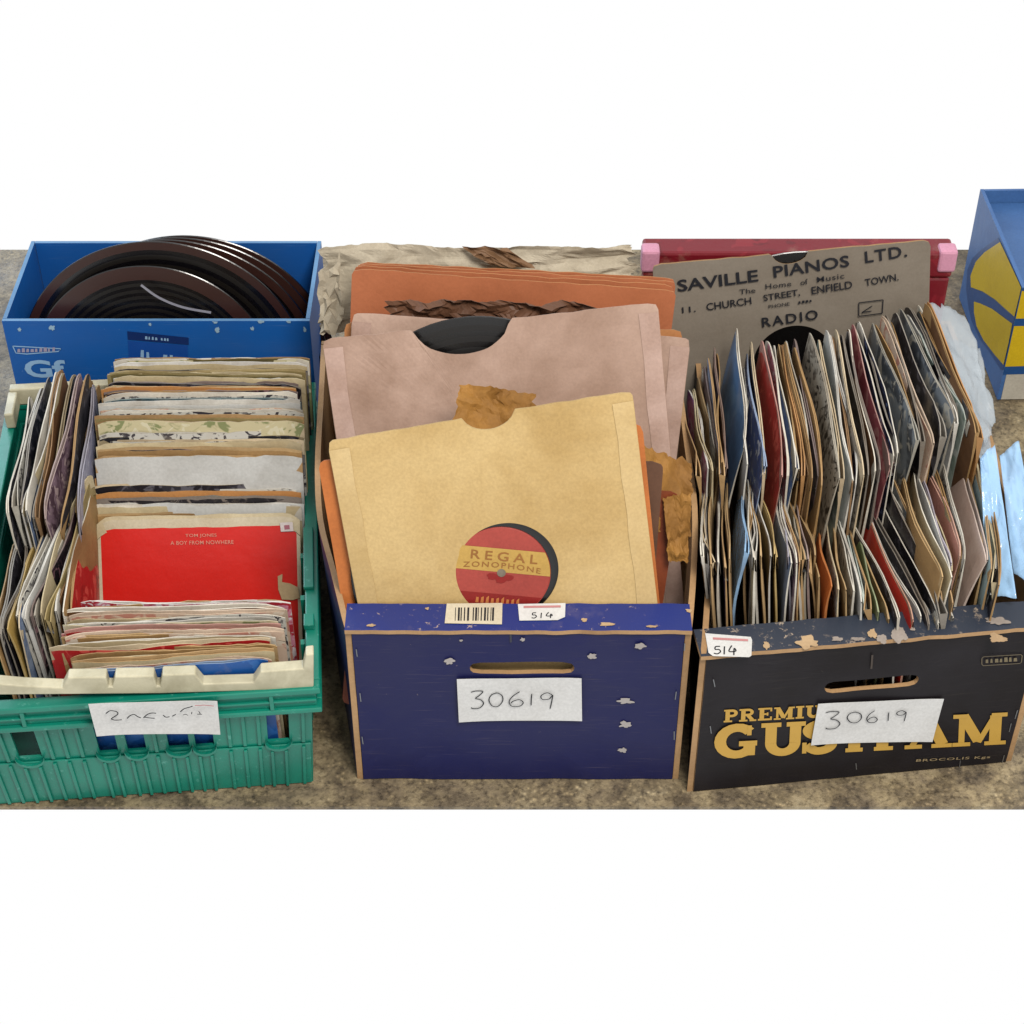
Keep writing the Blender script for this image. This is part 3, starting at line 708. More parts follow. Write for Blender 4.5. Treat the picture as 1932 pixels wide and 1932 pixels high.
side_box(((i0, i0, 0), (i0 + .003, i0, 0), (i0 + .003, CD - i0, 0), (i0, CD - i0, 0)), ((i1, i1 + .003, (.149 + DZ)), (i1 + .003, i1 + .003, (.149 + DZ)), (i1 + .003, CD - i1, (.149 + DZ)), (i1, CD - i1, (.149 + DZ))), 'side_wall')
side_box(((CW - i0 - .003, i0, 0), (CW - i0, i0, 0), (CW - i0, CD - i0, 0), (CW - i0 - .003, CD - i0, 0)), ((CW - i1 - .003, i1 + .003, (.149 + DZ)), (CW - i1, i1 + .003, (.149 + DZ)), (CW - i1, CD - i1, (.149 + DZ)), (CW - i1 - .003, CD - i1, (.149 + DZ))), 'side_wall')
side_box(((i0 + .004, CD - i0 - .003, 0), (CW - i0 - .004, CD - i0 - .003, 0), (CW - i0 - .004, CD - i0, 0), (i0 + .004, CD - i0, 0)), ((i1 + .004, CD - i1 - .003, (.149 + DZ)), (CW - i1 - .004, CD - i1 - .003, (.149 + DZ)), (CW - i1 - .004, CD - i1, (.149 + DZ)), (i1 + .004, CD - i1, (.149 + DZ))), 'back_wall')
mb = MB(); mb.box((.02, .02, .002), (CW - .02, CD - .02, .012), fr=cr); mb.build('base', TEAL, crate)
for v in (.06, .115, .17, .225, .28, .335):                  # ribs inside the right wall
    mb = MB(); mb.box((CW - .0165, v, .03), (CW - .0125, v + .006, (.1715 + DZ)), fr=cr); mb.build('rib', TEAL, crate)
# cream stacking bars lying on the two ends
prof = [(-70, 1312), (-70, 1290), (0, 1291), (45, 1295), (118, 1298), (128, 1279), (200, 1278), (205, 1296), (212, 1296), (217, 1277), (290, 1276), (296, 1295), (302, 1295), (306, 1274), (368, 1272), (384, 1291), (478, 1288), (492, 1268), (572, 1262), (577, 1236), (592, 1234), (592, 1300), (300, 1309)]
pl0 = C0 + cv * .0035
mb = MB(); prism(mb, [onp(x, y, pl0, cn) for x, y in prof], cv * .011)
mb.build('stacking_bar', CREAM_PL, crate, bevel=.0012)
mb = MB(); mb.box((.006, CD - .013, CZ + .0005), (CW - .006, CD - .003, CZ + .020), fr=cr); mb.box((.005, CD - .05, CZ + .0005), (.014, CD - .013, CZ + .018), fr=cr)
mb.build('stacking_bar', CREAM_PL, crate, bevel=.0015)
mb = MB(); mb.box((CW - .013, .07, CZ + .0003), (CW - .004, .085, CZ + .006), fr=cr); mb.box((CW - .013, .12, CZ + .0003), (CW - .004, .20, CZ + .004), fr=cr)
mb.build('hinge_latch', TEAL, crate, bevel=.0008)
nq = C0 + cn * .006
pnote = note(crate, ((167, 1325), (410, 1320), (416, 1380), (183, 1384)), nq, cn, curl=.005, lift=.001)
mb = MB(); rg = lambda x, y: (161 + x * .1406, 1308.1 + y * .1406)
for k, ln in enumerate(([(275, 272), (330, 235), (415, 245), (435, 280), (370, 325), (352, 345), (400, 360), (490, 355)], [(560, 338), (600, 300), (655, 284), (700, 312), (745, 330)],
                        [(780, 330), (830, 285), (890, 265), (950, 268)], [(790, 318), (860, 330), (930, 335)], [(1045, 292), (1080, 320), (1130, 314)], [(1165, 308), (1215, 282)],
                        [(1275, 248), (1325, 208), (1400, 186), (1440, 172)], [(1310, 292), (1345, 282), (1378, 296)], [(1520, 240), (1540, 275), (1500, 280), (1565, 282)], [(1430, 250), (1425, 280)])):
    stroke(mb, [rg(*p) for p in smooth_line(ln, 4)], nq, cn, .0010 if k < 7 else .0007, .0045 + k * .00002)
mb.build('handwriting', INK, pnote)
mb = MB(); stroke(mb, [rg(*p) for p in ((1470, 165), (1600, 158), (1725, 172))], nq, cn, .0010, .0042); mb.build('printed_line', PINKINK, pnote)

# ------------------------------------------------------------------ seven-inch singles: colours
PAL = {  # name: (material, paper edge)
    'black': (cover('#15131a', '#2b2833', '#4c4a52', 30, .55), '#8d867c'), 'charcoal': (cover('#2d2c33', '#191820', '#5d5b63', 26), '#a09a90'),
    'hot pink': (cover('#d77fbf', '#f0d8ec', '#b8459a', 40, .55), '#e3d3df'), 'cream': (paper('#d9c8a0', '#8a6a3c', .45), '#dccba4'),
    'tan': (paper('#b58f5c', '#5e4022', .5), '#c9a878'), 'brown': (paper('#7a5433', '#3a2414', .5), '#a88560'), 'white': (paper('#dcdcd8', '#9a9488', .4), '#e6e2d8'),
    'off white': (cover('#cfccc2', '#7d7a78', '#3e3a40', 46, .56), '#d8d2c4'), 'plum': (cover('#3c2630', '#1d151c', '#7c5a62', 30), '#8f7f7c'),
    'blue grey': (cover('#7d92b4', '#4d5c7a', '#b8c4d8', 30), '#b4bccb'), 'maroon': (cover('#4b1a22', '#22101a', '#8a4a44', 34), '#8c7468'),
    'steel blue': (cover('#5b87b8', '#5580b0', '#6d97c4', 12, .6), '#7f9cbe'), 'royal blue': (cover('#1d4596', '#e4e6ea', '#14306e', 60, .6), '#9fb0cc'),
    'red': (cover('#b01f22', '#8e1519', '#d9584e', 22, .6), '#c9968a'), 'bright red': (cover('#d8331d', '#c92a18', '#e0452c', 14, .6), '#d8a890'),
    'floral pink': (cover('#d98fa4', '#b5313f', '#ece0e4', 44, .5), '#dcc4c4'), 'cornflower blue': (cover('#5f83c4', '#4a6db0', '#8fa8d4', 30, .56), '#8fa6cc'),
    'mottled grey': (cover('#a8a091', '#6f675c', '#33302c', 46, .54), '#b4ac9c'), 'mint': (cover('#b8c8be', '#94a89c', '#dfe6e0', 24), '#cdd8d0'),
    'navy': (cover('#1a2344', '#10152c', '#5a6a92', 34), '#7c84a0'), 'speckled black': (cover('#211e22', '#7a6f66', '#463f40', 70, .56), '#8a8078'),
    'rose': (cover('#b86068', '#9c464e', '#d08c88', 20), '#c8a098'), 'grey photo': (cover('#7f868c', '#4c525a', '#b8b4a8', 24, .5), '#a8a498'),
    'mauve': (cover('#8d7482', '#5c4652', '#bfa8a8', 36), '#b4a09c'), 'khaki': (paper('#9c8a5a', '#57461f', .5), '#b4a070'), 'olive': (paper('#6e6238', '#37301a', .5), '#938458'),
    'lavender': (cover('#9a9cb8', '#787a98', '#b8b8cc', 20), '#b4b2c0'), 'purple': (cover('#5e4a6a', '#3c2c48', '#8a7890', 28), '#92869a'),
    'sky blue plastic': (plastic('sky_plastic', '#86b8e6', .86, .14), '#9cc4ea'), 'slate blue': (cover('#7288ac', '#5c7096', '#90a2c0', 16), '#98a6bc'),
    'mustard': (paper('#c9a75c', '#7d5c22', .45), '#d4b87c'), 'orange': (paper('#e0732c', '#b85418', .3), '#e08a4c'), 'white floral': (cover('#d4d0c6', '#8a3c34', '#4c6a4a', 62, .60), '#dcd4c4'),
    'sage green': (paper('#8aa06a', '#5c7044', .4), '#a8b48c'), 'salmon pink': (paper('#e3a08c', '#c07e68', .35), '#e8b8a4'), 'pale pink': (paper('#dcc2b4', '#b8907c', .45), '#e0ccc0'),
    'pale blue': (paper('#b8d4d8', '#8aa8ac', .3), '#cfe0e0'), 'lilac print': (cover('#a8a0b8', '#5c5478', '#d0c8c8', 60, .5), '#bcb4c0'), 'teal': (cover('#2c4a54', '#16282e', '#6c8a90', 30), '#8c9c9c'),
    'orange tan': (paper('#c98c50', '#8a5420', .4), '#d4a068'), 'blue': (cover('#1c5aa8', '#174c92', '#3470bc', 16, .58), '#8ca4c4'), 'blue plastic': (plastic('blue_plastic', '#6ea4dc', .72, .10), '#8cbcec'),
    'striped black': (cover('#1a1a20', '#b8a684', '#3a3a44', 50, .6), '#a89878'), 'cream and pink': (cover('#dcbfa8', '#c98a78', '#e4d4c0', 26), '#e0c8b0'), 'cream and green': (cover('#cfc49c', '#8a9060', '#dcd4b4', 30), '#d8ccac'),
}
def sleeve(col, TL, TR, down, h, t, n, rng, label, group, edge=None, **kw):
    m, e = PAL[col]
    if not edge and 'plastic' not in col and rng.random() < .42: e = rng.choice(('#dcc8a6', '#c4a070', '#ece6d8', '#ece4d4', '#e8e4dc', '#b08c5c'))
    ep = paper(edge or e, '#5c4426', .45)
    back = m if rng.random() < .35 else ep
    mb = pouch(TL, TR, down, h, t, n, rng, **kw)
    base = (V(TL) + V(TR)) / 2 + V(down) * h
    o = mb.build('record_sleeve', [m, back, ep, VINYL], loc=base)
    return tag(o, label, 'record sleeve', group)
def solve_back(A, pb, L, level=False):
    d = ray(*pb); w = CAM - A; a = d.dot(d); b = 2 * w.dot(d); c = w.dot(w) - L * L; D = b * b - 4 * a * c
    t = (-b + math.sqrt(D)) / (2 * a) if D > 0 else -b / (2 * a)
    if level and D > 0: t = min(t, (-b - math.sqrt(D)) / (2 * a), key=lambda q: abs((CAM + d * q - A).z))
    B = CAM + d * t; return A + (B - A).normalized() * L
def interp(tab, i):
    ks = sorted(tab)
    if i <= ks[0]: return tab[ks[0]]
    for a, b in zip(ks, ks[1:]):
        if i <= b:
            t = (i - a) / (b - a); return tuple(x + (y - x) * t for x, y in zip(tab[a], tab[b]))
    return tab[ks[-1]]
def row(seq, tab, place, group, rng, L=.181, face=-1, wave=.0016, tk=.0046, zb=.043, level=False):
    """singles standing side-on; table gives back and front ends of the top edge, its height, and the lean"""
    places = []
    for i, col in enumerate(seq, 1):
        bx, by, fx, fy, zf, lean = interp(tab, i); j = rng.uniform
        A = atz(fx + j(-1.5, 1.5), fy + j(-9, 6), zf + j(-.006, .006)); B = solve_back(A, (bx + j(-1.5, 1.5), by + j(-8, 7)), L + j(-.002, .002), level)
        places.append((A, B, lean))
    for i, col in enumerate(seq, 1):
        A, B, lean = places[i - 1]; j = rng.uniform
        nb = places[max(0, min(len(seq) - 1, i - 1 + (face if face < 0 else 1)))]
        gap = abs(((A + B) / 2 - (nb[0] + nb[1]) / 2).x); fl = max(0, min(.017 if face < 0 else .005, (gap - .004) * .85))
        e = (A - B).normalized(); d = V((math.sin(math.radians(lean)), 0, -math.cos(math.radians(lean))))
        n = e.cross(d).normalized()
        if n.x * face < 0: n = -n
        pl = 'plastic' in col
        sleeve(col, B, A, d, min(.178, min(A.z, B.z) - zb), tk * (1.0 if not pl else 1.3) * j(.7, 1.15), n, rng, f'{col} single sleeve, {nth(i)} from left, {place}', group,
               bend=j(-.0012, .0012), wave=wave * (1.6 if pl else j(.6, 1.9)), opening=j(.25, .8), stag=j(-.003, .003), dog=j(-.4, .7) if rng.random() < .3 else 0, curl=j(-.012, .012), flare=fl)

# ------------------------------------------------------------------ singles in the black box
rg_ = random.Random(11)
BACK = ['black', 'hot pink', 'cream', 'tan', 'off white', 'plum', 'blue grey', 'blue grey', 'maroon', 'steel blue', 'white', 'royal blue', 'black', 'red', 'floral pink', 'cornflower blue',
        'tan', 'orange tan', 'brown', 'tan', 'off white', 'plum', 'tan', 'mottled grey', 'mint', 'white', 'navy', 'brown', 'mottled grey', 'black', 'brown', 'speckled black', 'rose', 'navy',
        'black', 'navy', 'grey photo', 'tan', 'cream and pink', 'black', 'cream', 'charcoal', 'grey photo', 'white', 'black', 'off white', 'mint', 'mint', 'charcoal', 'mauve', 'brown', 'orange tan']
btab = {1: (1288, 745, 1322, 884, 0.215, 2), 2: (1300, 736, 1342, 878, 0.218, 2), 5: (1325, 692, 1356, 880, 0.220, 1), 9: (1352, 645, 1370, 872, 0.228, 1), 10: (1390, 612, 1402, 846, 0.233, 0), 11: (1402, 690, 1420, 866, 0.228, 0), 12: (1412, 660, 1440, 880, 0.228, 0),
        13: (1416, 645, 1446, 885, 0.228, 0), 14: (1434, 638, 1480, 893, 0.228, 0), 15: (1446, 640, 1491, 890, 0.228, 0), 16: (1462, 648, 1506, 880, 0.228, 0), 20: (1485, 641, 1529, 890, 0.228, 0), 23: (1503, 637, 1552, 898, 0.230, 0), 24: (1538, 629, 1587, 902, 0.230, 0),
        25: (1550, 625, 1600, 900, 0.230, 0), 28: (1568, 622, 1619, 895, 0.230, 0), 32: (1598, 613, 1664, 872, 0.233, 0), 33: (1606, 610, 1682, 860, 0.235, 0), 36: (1622, 602, 1702, 845, 0.240, 0), 37: (1651, 600, 1732, 828, 0.240, 0), 38: (1656, 597, 1738, 830, 0.240, 0), 39: (1666, 594, 1752, 830, 0.240, 0),
        41: (1675, 590, 1761, 828, 0.240, 0), 42: (1691, 586, 1781, 808, 0.242, 0), 43: (1704, 581, 1801, 790, 0.244, 0), 46: (1714, 576, 1809, 784, 0.245, 0), 47: (1723, 573, 1817, 780, 0.245, 0), 48: (1731, 571, 1825, 780, 0.245, 0), 51: (1748, 568, 1846, 806, 0.242, 0), 52: (1754, 570, 1852, 812, 0.240, 0)}
row(BACK, btab, 'back row of black box', 'singles in the back row of the black box', rg_)
FRONT = ['tan', 'olive', 'charcoal', 'tan', 'lavender', 'purple', 'tan', 'sky blue plastic', 'tan', 'black', 'cream', 'white', 'tan', 'khaki', 'mustard', 'slate blue', 'lavender', 'mauve', 'white', 'rose', 'black', 'cream',
         'mottled grey', 'mauve', 'tan', 'brown', 'tan', 'orange', 'white floral', 'tan', 'off white', 'white', 'mint', 'white floral', 'sage green', 'tan', 'charcoal', 'bright red', 'white', 'charcoal', 'black', 'cream', 'khaki', 'black', 'charcoal', 'white',
         'black', 'grey photo', 'black', 'tan', 'cream', 'white', 'cream', 'lilac print', 'salmon pink', 'cream', 'off white', 'pale pink', 'tan', 'pale blue', 'white', 'cream', 'charcoal']
ftab = {1: (1326, 905, 1325, 1042, 0.226, 7), 4: (1340, 905, 1340, 1055, 0.226, 7), 5: (1354, 912, 1354, 1062, 0.226, 7), 7: (1374, 908, 1374, 1050, 0.226, 6), 8: (1402, 900, 1401, 1030, 0.231, 5), 11: (1408, 900, 1420, 1045, 0.226, 5), 12: (1416, 899, 1434, 1040, 0.226, 5), 14: (1428, 902, 1452, 1042, 0.224, 5),
        15: (1436, 902, 1466, 1045, 0.221, 5), 16: (1456, 902, 1488, 1048, 0.221, 5), 19: (1468, 905, 1500, 1048, 0.221, 6), 22: (1480, 905, 1514, 1044, 0.221, 6), 25: (1500, 914, 1535, 1046, 0.216, 6), 27: (1518, 955, 1546, 1085, 0.209, 6), 28: (1546, 975, 1568, 1102, 0.206, 6), 31: (1568, 950, 1612, 1110, 0.201, 6), 34: (1584, 955, 1642, 1138, 0.191, 6),
        37: (1600, 952, 1694, 1158, 0.186, 5), 38: (1618, 948, 1722, 1166, 0.183, 4), 39: (1624, 950, 1729, 1164, 0.183, 4), 40: (1642, 955, 1750, 1164, 0.183, 4), 43: (1658, 955, 1768, 1162, 0.184, 4), 46: (1662, 890, 1792, 1155, 0.186, 3), 49: (1684, 886, 1796, 1130, 0.196, 2), 50: (1694, 876, 1778, 1090, 0.216, 1), 51: (1720, 868, 1792, 1078, 0.219, 1),
        54: (1731, 868, 1800, 1060, 0.221, 0), 55: (1750, 870, 1812, 1046, 0.223, 0), 56: (1756, 868, 1816, 1048, 0.223, 0), 57: (1770, 866, 1826, 1050, 0.223, 0), 58: (1812, 865, 1862, 1060, 0.221, 0), 59: (1818, 864, 1866, 1060, 0.221, 0), 60: (1838, 862, 1878, 1064, 0.221, 0), 63: (1850, 860, 1893, 1098, 0.216, 0)}
row(FRONT, ftab, 'front row of black box', 'singles in the front row of the black box', rg_)
BLUEPL = plastic('blue_polythene', '#a9d2f8', .66, .10)
crumple('plastic_sleeve', (atz(1849, 866, .232), atz(1877, 838, .240), atz(1918, 1130, .186), atz(1862, 1120, .180)), 16, 30, .0035, BLUEPL, 'shiny light blue plastic sleeve standing beside the last front row singles', 'plastic sleeve', 71, rag=.015, sc=6, smooth=True, group='blue plastic sleeves')
crumple('plastic_sleeve', (atz(1886, 858, .222), atz(1922, 832, .230), atz(1975, 1120, .186), atz(1912, 1080, .180)), 16, 30, .0035, BLUEPL, 'shiny light blue plastic sleeve at the far right edge of the black box', 'plastic sleeve', 74, rag=.015, sc=6, smooth=True, group='blue plastic sleeves')
POLY = plastic('polythene', '#b4bec6', .5, .3)
crumple('polythene_sleeve', (atz(1752, 568, .252), atz(1822, 600, .235), atz(1880, 790, .20), atz(1856, 845, .20)), 20, 30, .004, POLY, 'cloudy translucent polythene sleeve slipping off the right end of the back row', 'plastic sleeve', 5, sc=6, smooth=True, rag=.08)
crumple('polythene_sleeve', (atz(1790, 640, .215), atz(1850, 660, .205), atz(1872, 850, .19), atz(1838, 870, .19)), 18, 26, .004, POLY, 'lower greyish polythene sleeve hanging over the right side of the black box', 'plastic sleeve', 9, sc=6, smooth=True, rag=.08)

# ------------------------------------------------------------------ singles in the green crate: side-on column at the left
lg = random.Random(23)
LB = ['charcoal', 'plum', 'off white', 'charcoal', 'slate blue', 'cream', 'charcoal', 'brown', 'striped black', 'mauve', 'charcoal', 'tan', 'lavender', 'black']
lbt = {1: (60, 738, 8, 952, .189, 2), 5: (105, 690, 38, 955, .195, 1), 8: (130, 690, 70, 975, .192, 0), 11: (165, 698, 108, 985, .189, 0), 14: (190, 722, 145, 965, .186, -1)}
row(LB, lbt, 'rear left file of green crate', 'singles in the rear left file of the crate', lg, face=1, wave=.002, zb=.015, level=True)
LF = ['tan', 'charcoal', 'black', 'mustard', 'slate blue', 'off white', 'white', 'plum', 'off white', 'cream', 'khaki', 'white', 'tan', 'brown', 'red']
lft = {1: (36, 1012, -14, 1195, .174, 1), 4: (75, 982, 14, 1185, .175, 1), 7: (148, 888, 48, 1150, .178, 1), 10: (166, 892, 78, 1152, .176, 0), 13: (178, 905, 104, 1146, .174, 0), 15: (186, 930, 119, 1152, .172, 0)}
row(LF, lft, 'front left file of green crate', 'singles in the front left file of the crate', lg, face=1, wave=.002, zb=.015, level=True)

# ---- column facing the camera, front to back
FEET = {'b': -1.0, 't': -1.0}
def face_on(col, yl, yr, xl, xr, z, lean, label, **kw):
    j = lg.uniform
    TL, TR = atz(xl, yl, z), atz(xr, yr, z); e = (TR - TL).normalized(); m = (TL + TR) / 2
    push = max(0, FEET['t'] + .0030 - m.y); TL.y += push; TR.y += push; m.y += push
    hz = min(z - .013, .178 * math.cos(math.radians(lean)))
    yb = max(m.y - hz * math.tan(math.radians(lean)), FEET['b'] + .0030, C0.y + .04); FEET['t'] = m.y; FEET['b'] = yb
    d = V((0, yb - m.y, -hz)); h = d.length; d = d.normalized(); n = d.cross(e).normalized()
    if n.y > 0: n = -n
    k = dict(bend=j(-.001, .001), wave=.0014, nu=24, rough=.0019, corner=.5, opening=j(.4, 1.0), stag=j(-.004, .002)); k.update(kw); k['wave'] = min(k['wave'], .0026)
    return sleeve(col, TL, TR, d, h, k.pop('t', .0027), n, lg, label, 'singles facing forward in the green crate', **k), TL, TR, d, n
FO = [('blue', 1266, 1246, 140, 505, 0.154, 0, {}), ('cream', 1257, 1236, 134, 516, 0.157, 1, {}), ('tan', 1249, 1230, 128, 520, 0.159, 1, {}), ('red', 1240, 1222, 88, 508, 0.161, 2, dict(wave=.003)),
      ('cream and pink', 1222, 1204, 118, 534, 0.164, 3, dict(wave=.003)), ('red', 1212, 1196, 117, 528, 0.165, 4, {}), ('cream and green', 1199, 1186, 113, 522, 0.166, 5, dict(wave=.004)), ('off white', 1190, 1178, 122, 535, 0.166, 6, dict(wave=.004)),
      ('cream and pink', 1176, 1166, 126, 536, 0.166, 7, dict(wave=.003)), ('brown', 1158, 1142, 120, 536, 0.166, 9, dict(wave=.006, t=.007)), ('floral pink', 1142, 1134, 150, 548, 0.164, 11, dict(wave=.003))]
def thicken(seq, cols, seed):
    """thin sleeves slipped in between neighbours that stand apart"""
    r = random.Random(seed); out = []
    for a, b in zip(seq, seq[1:] + [None]):
        out.append(a)
        if b and 7 < a[1] - b[1] < 22:
            m = [(p + q) / 2 for p, q in zip(a[1:7], b[1:7])]; m[2] += r.uniform(-6, 8); m[3] += r.uniform(-9, 5); m[4] -= r.uniform(0, .004)
            out.append((r.choice(cols), *m) + (({},) if len(a) > 7 else ()))
    return out
FO = thicken(FO, ('white', 'cream', 'off white', 'tan', 'rose', 'cream and pink'), 5)
for i, (c, yl, yr, xl, xr, z, ln, kw) in enumerate(FO, 1):
    face_on(c, yl, yr, xl, xr, z, ln, f'{c} single sleeve, {nth(i)} from the crate front', **kw)
# the red picture sleeve with a cream border
RTL, RTR = atz(182, 981, .138), atz(566, 973, .138); e = (RTR - RTL).normalized(); my = (RTL.y + RTR.y) / 2; yb = max(FEET['b'] + .006, my - .075)
d = V((0, yb - my, -.124)).normalized(); rn = d.cross(e).normalized(); FEET['b'] = yb; FEET['t'] = my
rn = rn if rn.y < 0 else -rn
mb = pouch(RTL, RTR, d, .140, .003, rn, random.Random(2), wave=.0012, nu=30, nv=26, opening=.6, stag=-.003)
for k in range(len(mb.f)):
    if mb.m[k] == 0 and 1 <= (k // 2) % 30 <= 28 and (k // 2) // 30 >= 2: mb.m[k] = 4
REDP = paper('#e01c10', '#c0140c', .3, .42, .4, .05, 8); EDGE = paper('#d8c8a4', '#8a6a3c', .4)
red = tag(mb.build('record_sleeve', [paper('#ddd0b4', '#9a7c50', .4), EDGE, EDGE, VINYL, REDP], loc=(RTL + RTR) / 2 + d * .140),
          'plain bright red single sleeve with cream border and two small printed lines', 'record sleeve', 'singles facing forward in the green crate')
rO = RTL + rn * .0032
on_r = lambda x, y: onp(x, y, rO, rn)
PINKT = plain('pale_red_ink', '#ee9a84', .5)
lettering('TOM JONES', on_r(350, 1015), on_r(409, 1014), .0038, rn, PINKT, red, .004, 1.05)
lettering('A BOY FROM NOWHERE', on_r(322, 1028), on_r(441, 1026), .0036, rn, PINKT, red, .004, 1.05)
mb = MB(); prism(mb, [on_r(*q) for q in ((528, 986), (552, 985), (554, 1002), (530, 1003))], rn * .0003); st = mb.build('price_sticker', paper('#e8dcd8', '#bb8888', .2), red)
mb = MB(); mb.add([on_r(*q) + rn * .0006 for q in ((536, 991), (546, 990), (547, 998), (537, 999))], [(0, 1, 2, 3)]); mb.build('printed_mark', plain('sticker_red', '#b06a78', .6), st)
mb = MB(); prism(mb, [on_r(*q) for q in ((524, 1087), (533, 1083), (532, 1098), (548, 1101), (562, 1108), (566, 1128), (552, 1132), (532, 1131), (525, 1112))], rn * .0003); mb.build('torn_patch', paper('#c9b088', '#9a7c50', .3), red)
# behind the red one
BK = [('tan', 972, 968, 164, 548, 0.134, 20), ('cream', 966, 962, 168, 568, 0.140, 20), ('speckled black', 957, 951, 172, 568, 0.144, 20), ('orange tan', 946, 941, 168, 566, 0.148, 20), ('charcoal', 938, 934, 172, 564, 0.152, 20), ('orange tan', 926, 922, 172, 562, 0.156, 20),
      ('white', 869, 865, 176, 569, 0.179, 20), ('tan', 862, 861, 180, 568, 0.182, 18), ('cream', 853, 850, 177, 566, 0.186, 16), ('striped black', 845, 843, 182, 570, 0.189, 15), ('cream and green', 835, 833, 172, 568, 0.202, 14), ('khaki', 824, 822, 168, 569, 0.202, 14), ('off white', 812, 811, 176, 568, 0.203, 13), ('cream and pink', 803, 803, 180, 566, 0.203, 13),
      ('white', 794, 789, 178, 562, 0.204, 13), ('teal', 781, 779, 188, 564, 0.204, 12), ('off white', 768, 764, 190, 558, 0.204, 12), ('plum', 758, 757, 192, 556, 0.204, 12), ('orange tan', 745, 748, 186, 556, 0.205, 12), ('black', 732, 736, 200, 566, 0.205, 12), ('cream', 722, 726, 212, 574, 0.206, 11), ('olive', 710, 712, 200, 574, 0.206, 11),
      ('khaki', 702, 702, 206, 576, 0.206, 11), ('cream', 693, 692, 214, 578, 0.206, 10), ('cream and green', 685, 684, 212, 582, 0.206, 10), ('olive', 679, 676, 216, 584, 0.206, 10)]
BK = thicken(BK, ('white', 'off white', 'charcoal', 'black', 'cream', 'tan', 'off white', 'rose', 'plum', 'navy', 'mustard'), 8)
for i, (c, yl, yr, xl, xr, z, ln) in enumerate(BK, 1):
    face_on(c, yl + lg.uniform(-1.5, 1.5), yr + lg.uniform(-1.5, 1.5), xl, xr, z, ln, f'{c} single sleeve, {nth(i)} behind the bright red one')

# ------------------------------------------------------------------ shop sleeves in the navy box
def frame_from(px_tl, px_tr, o, n):
    TL, TR = onp(*px_tl, o, n), onp(*px_tr, o, n); x = (TR - TL).normalized(); up = V(n).cross(x).normalized()
    if up.z < 0: up = -up
    return TL, TR, x, up
def lean_n(deg): a = math.radians(deg); return V((0, -math.cos(a), math.sin(a)))
YEL = paper('#d8ba82', '#a5803f', .5, .7, .2, .14, 7); YELF = paper('#dcc08c', '#a8843f', .45, .7, .2, .12, 7)
yn = lean_n(19); yO = V((0, NFL.y + .0345, ZR + .003))
TL, TR, x, up = frame_from((617, 832), (1193, 737), yO, yn); w = (TR - TL).length; h = .236; up = ((TL + TR) / 2 - onp(957, 1135, yO, yn)).normalized(); bo = (TL + TR) / 2 - up * h
hc = onp(949, 1079, yO, yn) - bo; hcx, hcy = hc.dot(x), hc.dot(up)
nc = onp(900, 780, yO, yn) - bo
ysl = big_sleeve('record_sleeve', bo, x, up, yn, w, h, (hcx, hcy), .0425, [YEL, YELF], 'buff yellow shop sleeve with a round window showing a red and yellow record label',
                 notch=(nc.dot(x), .013), t=.0042, wob=.0014, seed=3, flapm=YELF)
# the shellac record inside it
GROOVE = plain('shellac', '#0b0a0a', .26, .6); GROOVE2 = plain('shellac_worn', '#12100f', .40, .5)
rc = onp(946, 1079, yO - yn * .0024, yn)
rec = root('shellac_record', rc - up * .12, 'black shellac record with a red and yellow label inside the buff yellow sleeve', 'record')
ra = math.radians(-7); lx = x * math.cos(math.radians(2)) + up * math.sin(math.radians(2)) 
lx = (onp(1040, 1098, yO, yn) - onp(840, 1080, yO, yn)).normalized(); ly = yn.cross(lx).normalized()
if ly.z < 0: ly = -ly
disc('disc', rc, yn, .1245, .0022, [GROOVE, GROOVE2], lx, [(.0036, 0)] + [(.044 + .0785 * i / 16, i % 2) for i in range(17)] + [(.1237, 0)], parent=rec)
LR = .0408
LABR = paper('#b24a40', '#8a342c', .4, .55); LABY = paper('#cfa858', '#a8843c', .35, .55); LABD = paper('#94201c', '#6a1410', .4, .55); LABT = plain('label_ink', '#9a6428', .6)
lab = disc('label', rc + yn * .0013, yn, LR, .0004, [LABR], lx, parent=rec)
def chord_band(y0, y1, mt, lift):
    mb = MB(); K = 20; pts = []
    for k in range(K + 1):
        y = y0 + (y1 - y0) * k / K; s = math.sqrt(max(0, (LR * .985) ** 2 - y * y)); pts.append((s, y))
    loop = [(a, b) for a, b in pts] + [(-a, b) for a, b in pts[::-1]]
    mb.add([rc + lx * a + ly * b + yn * lift for a, b in loop], [list(range(len(loop)))]); return mb.build('label_band', mt, lab)
chord_band(.0005, .0215, LABY, .0018); chord_band(-.036, -.0195, LABD, .0018)
def on_l(a, b): return rc + lx * a + ly * b
lettering('REGAL', on_l(-.0265, .0105), on_l(.0285, .0105), .0082, yn, LABT, lab, .012, 1.5, lift=.0021)
lettering('ZONOPHONE', on_l(-.032, .0022), on_l(.032, .0022), .0048, yn, LABT, lab, .006, 1.25, lift=.0021, arch=.0022)
mb = MB()
for k in range(9): 
    mb.add([on_l(-.019 + k * .0042 + a, -.0285 + b) + yn * .0021 for a, b in ((0, 0), (.0026, 0), (.0024, .005 + .001 * (k % 3)), (.0004, .005))], [(0, 1, 2, 3)])
mb.build('printed_mark', plain('label_gold', '#c8783c', .6), lab)
mb = MB(); K = 20; mb.add([on_l(.0036 * math.cos(6.283 * i / K), .0036 * math.sin(6.283 * i / K)) + yn * .0022 for i in range(K)], [list(range(K))]); mb.build('spindle_hole', paper('#8c8070', '#3a3026', .6), lab)
mb = MB()
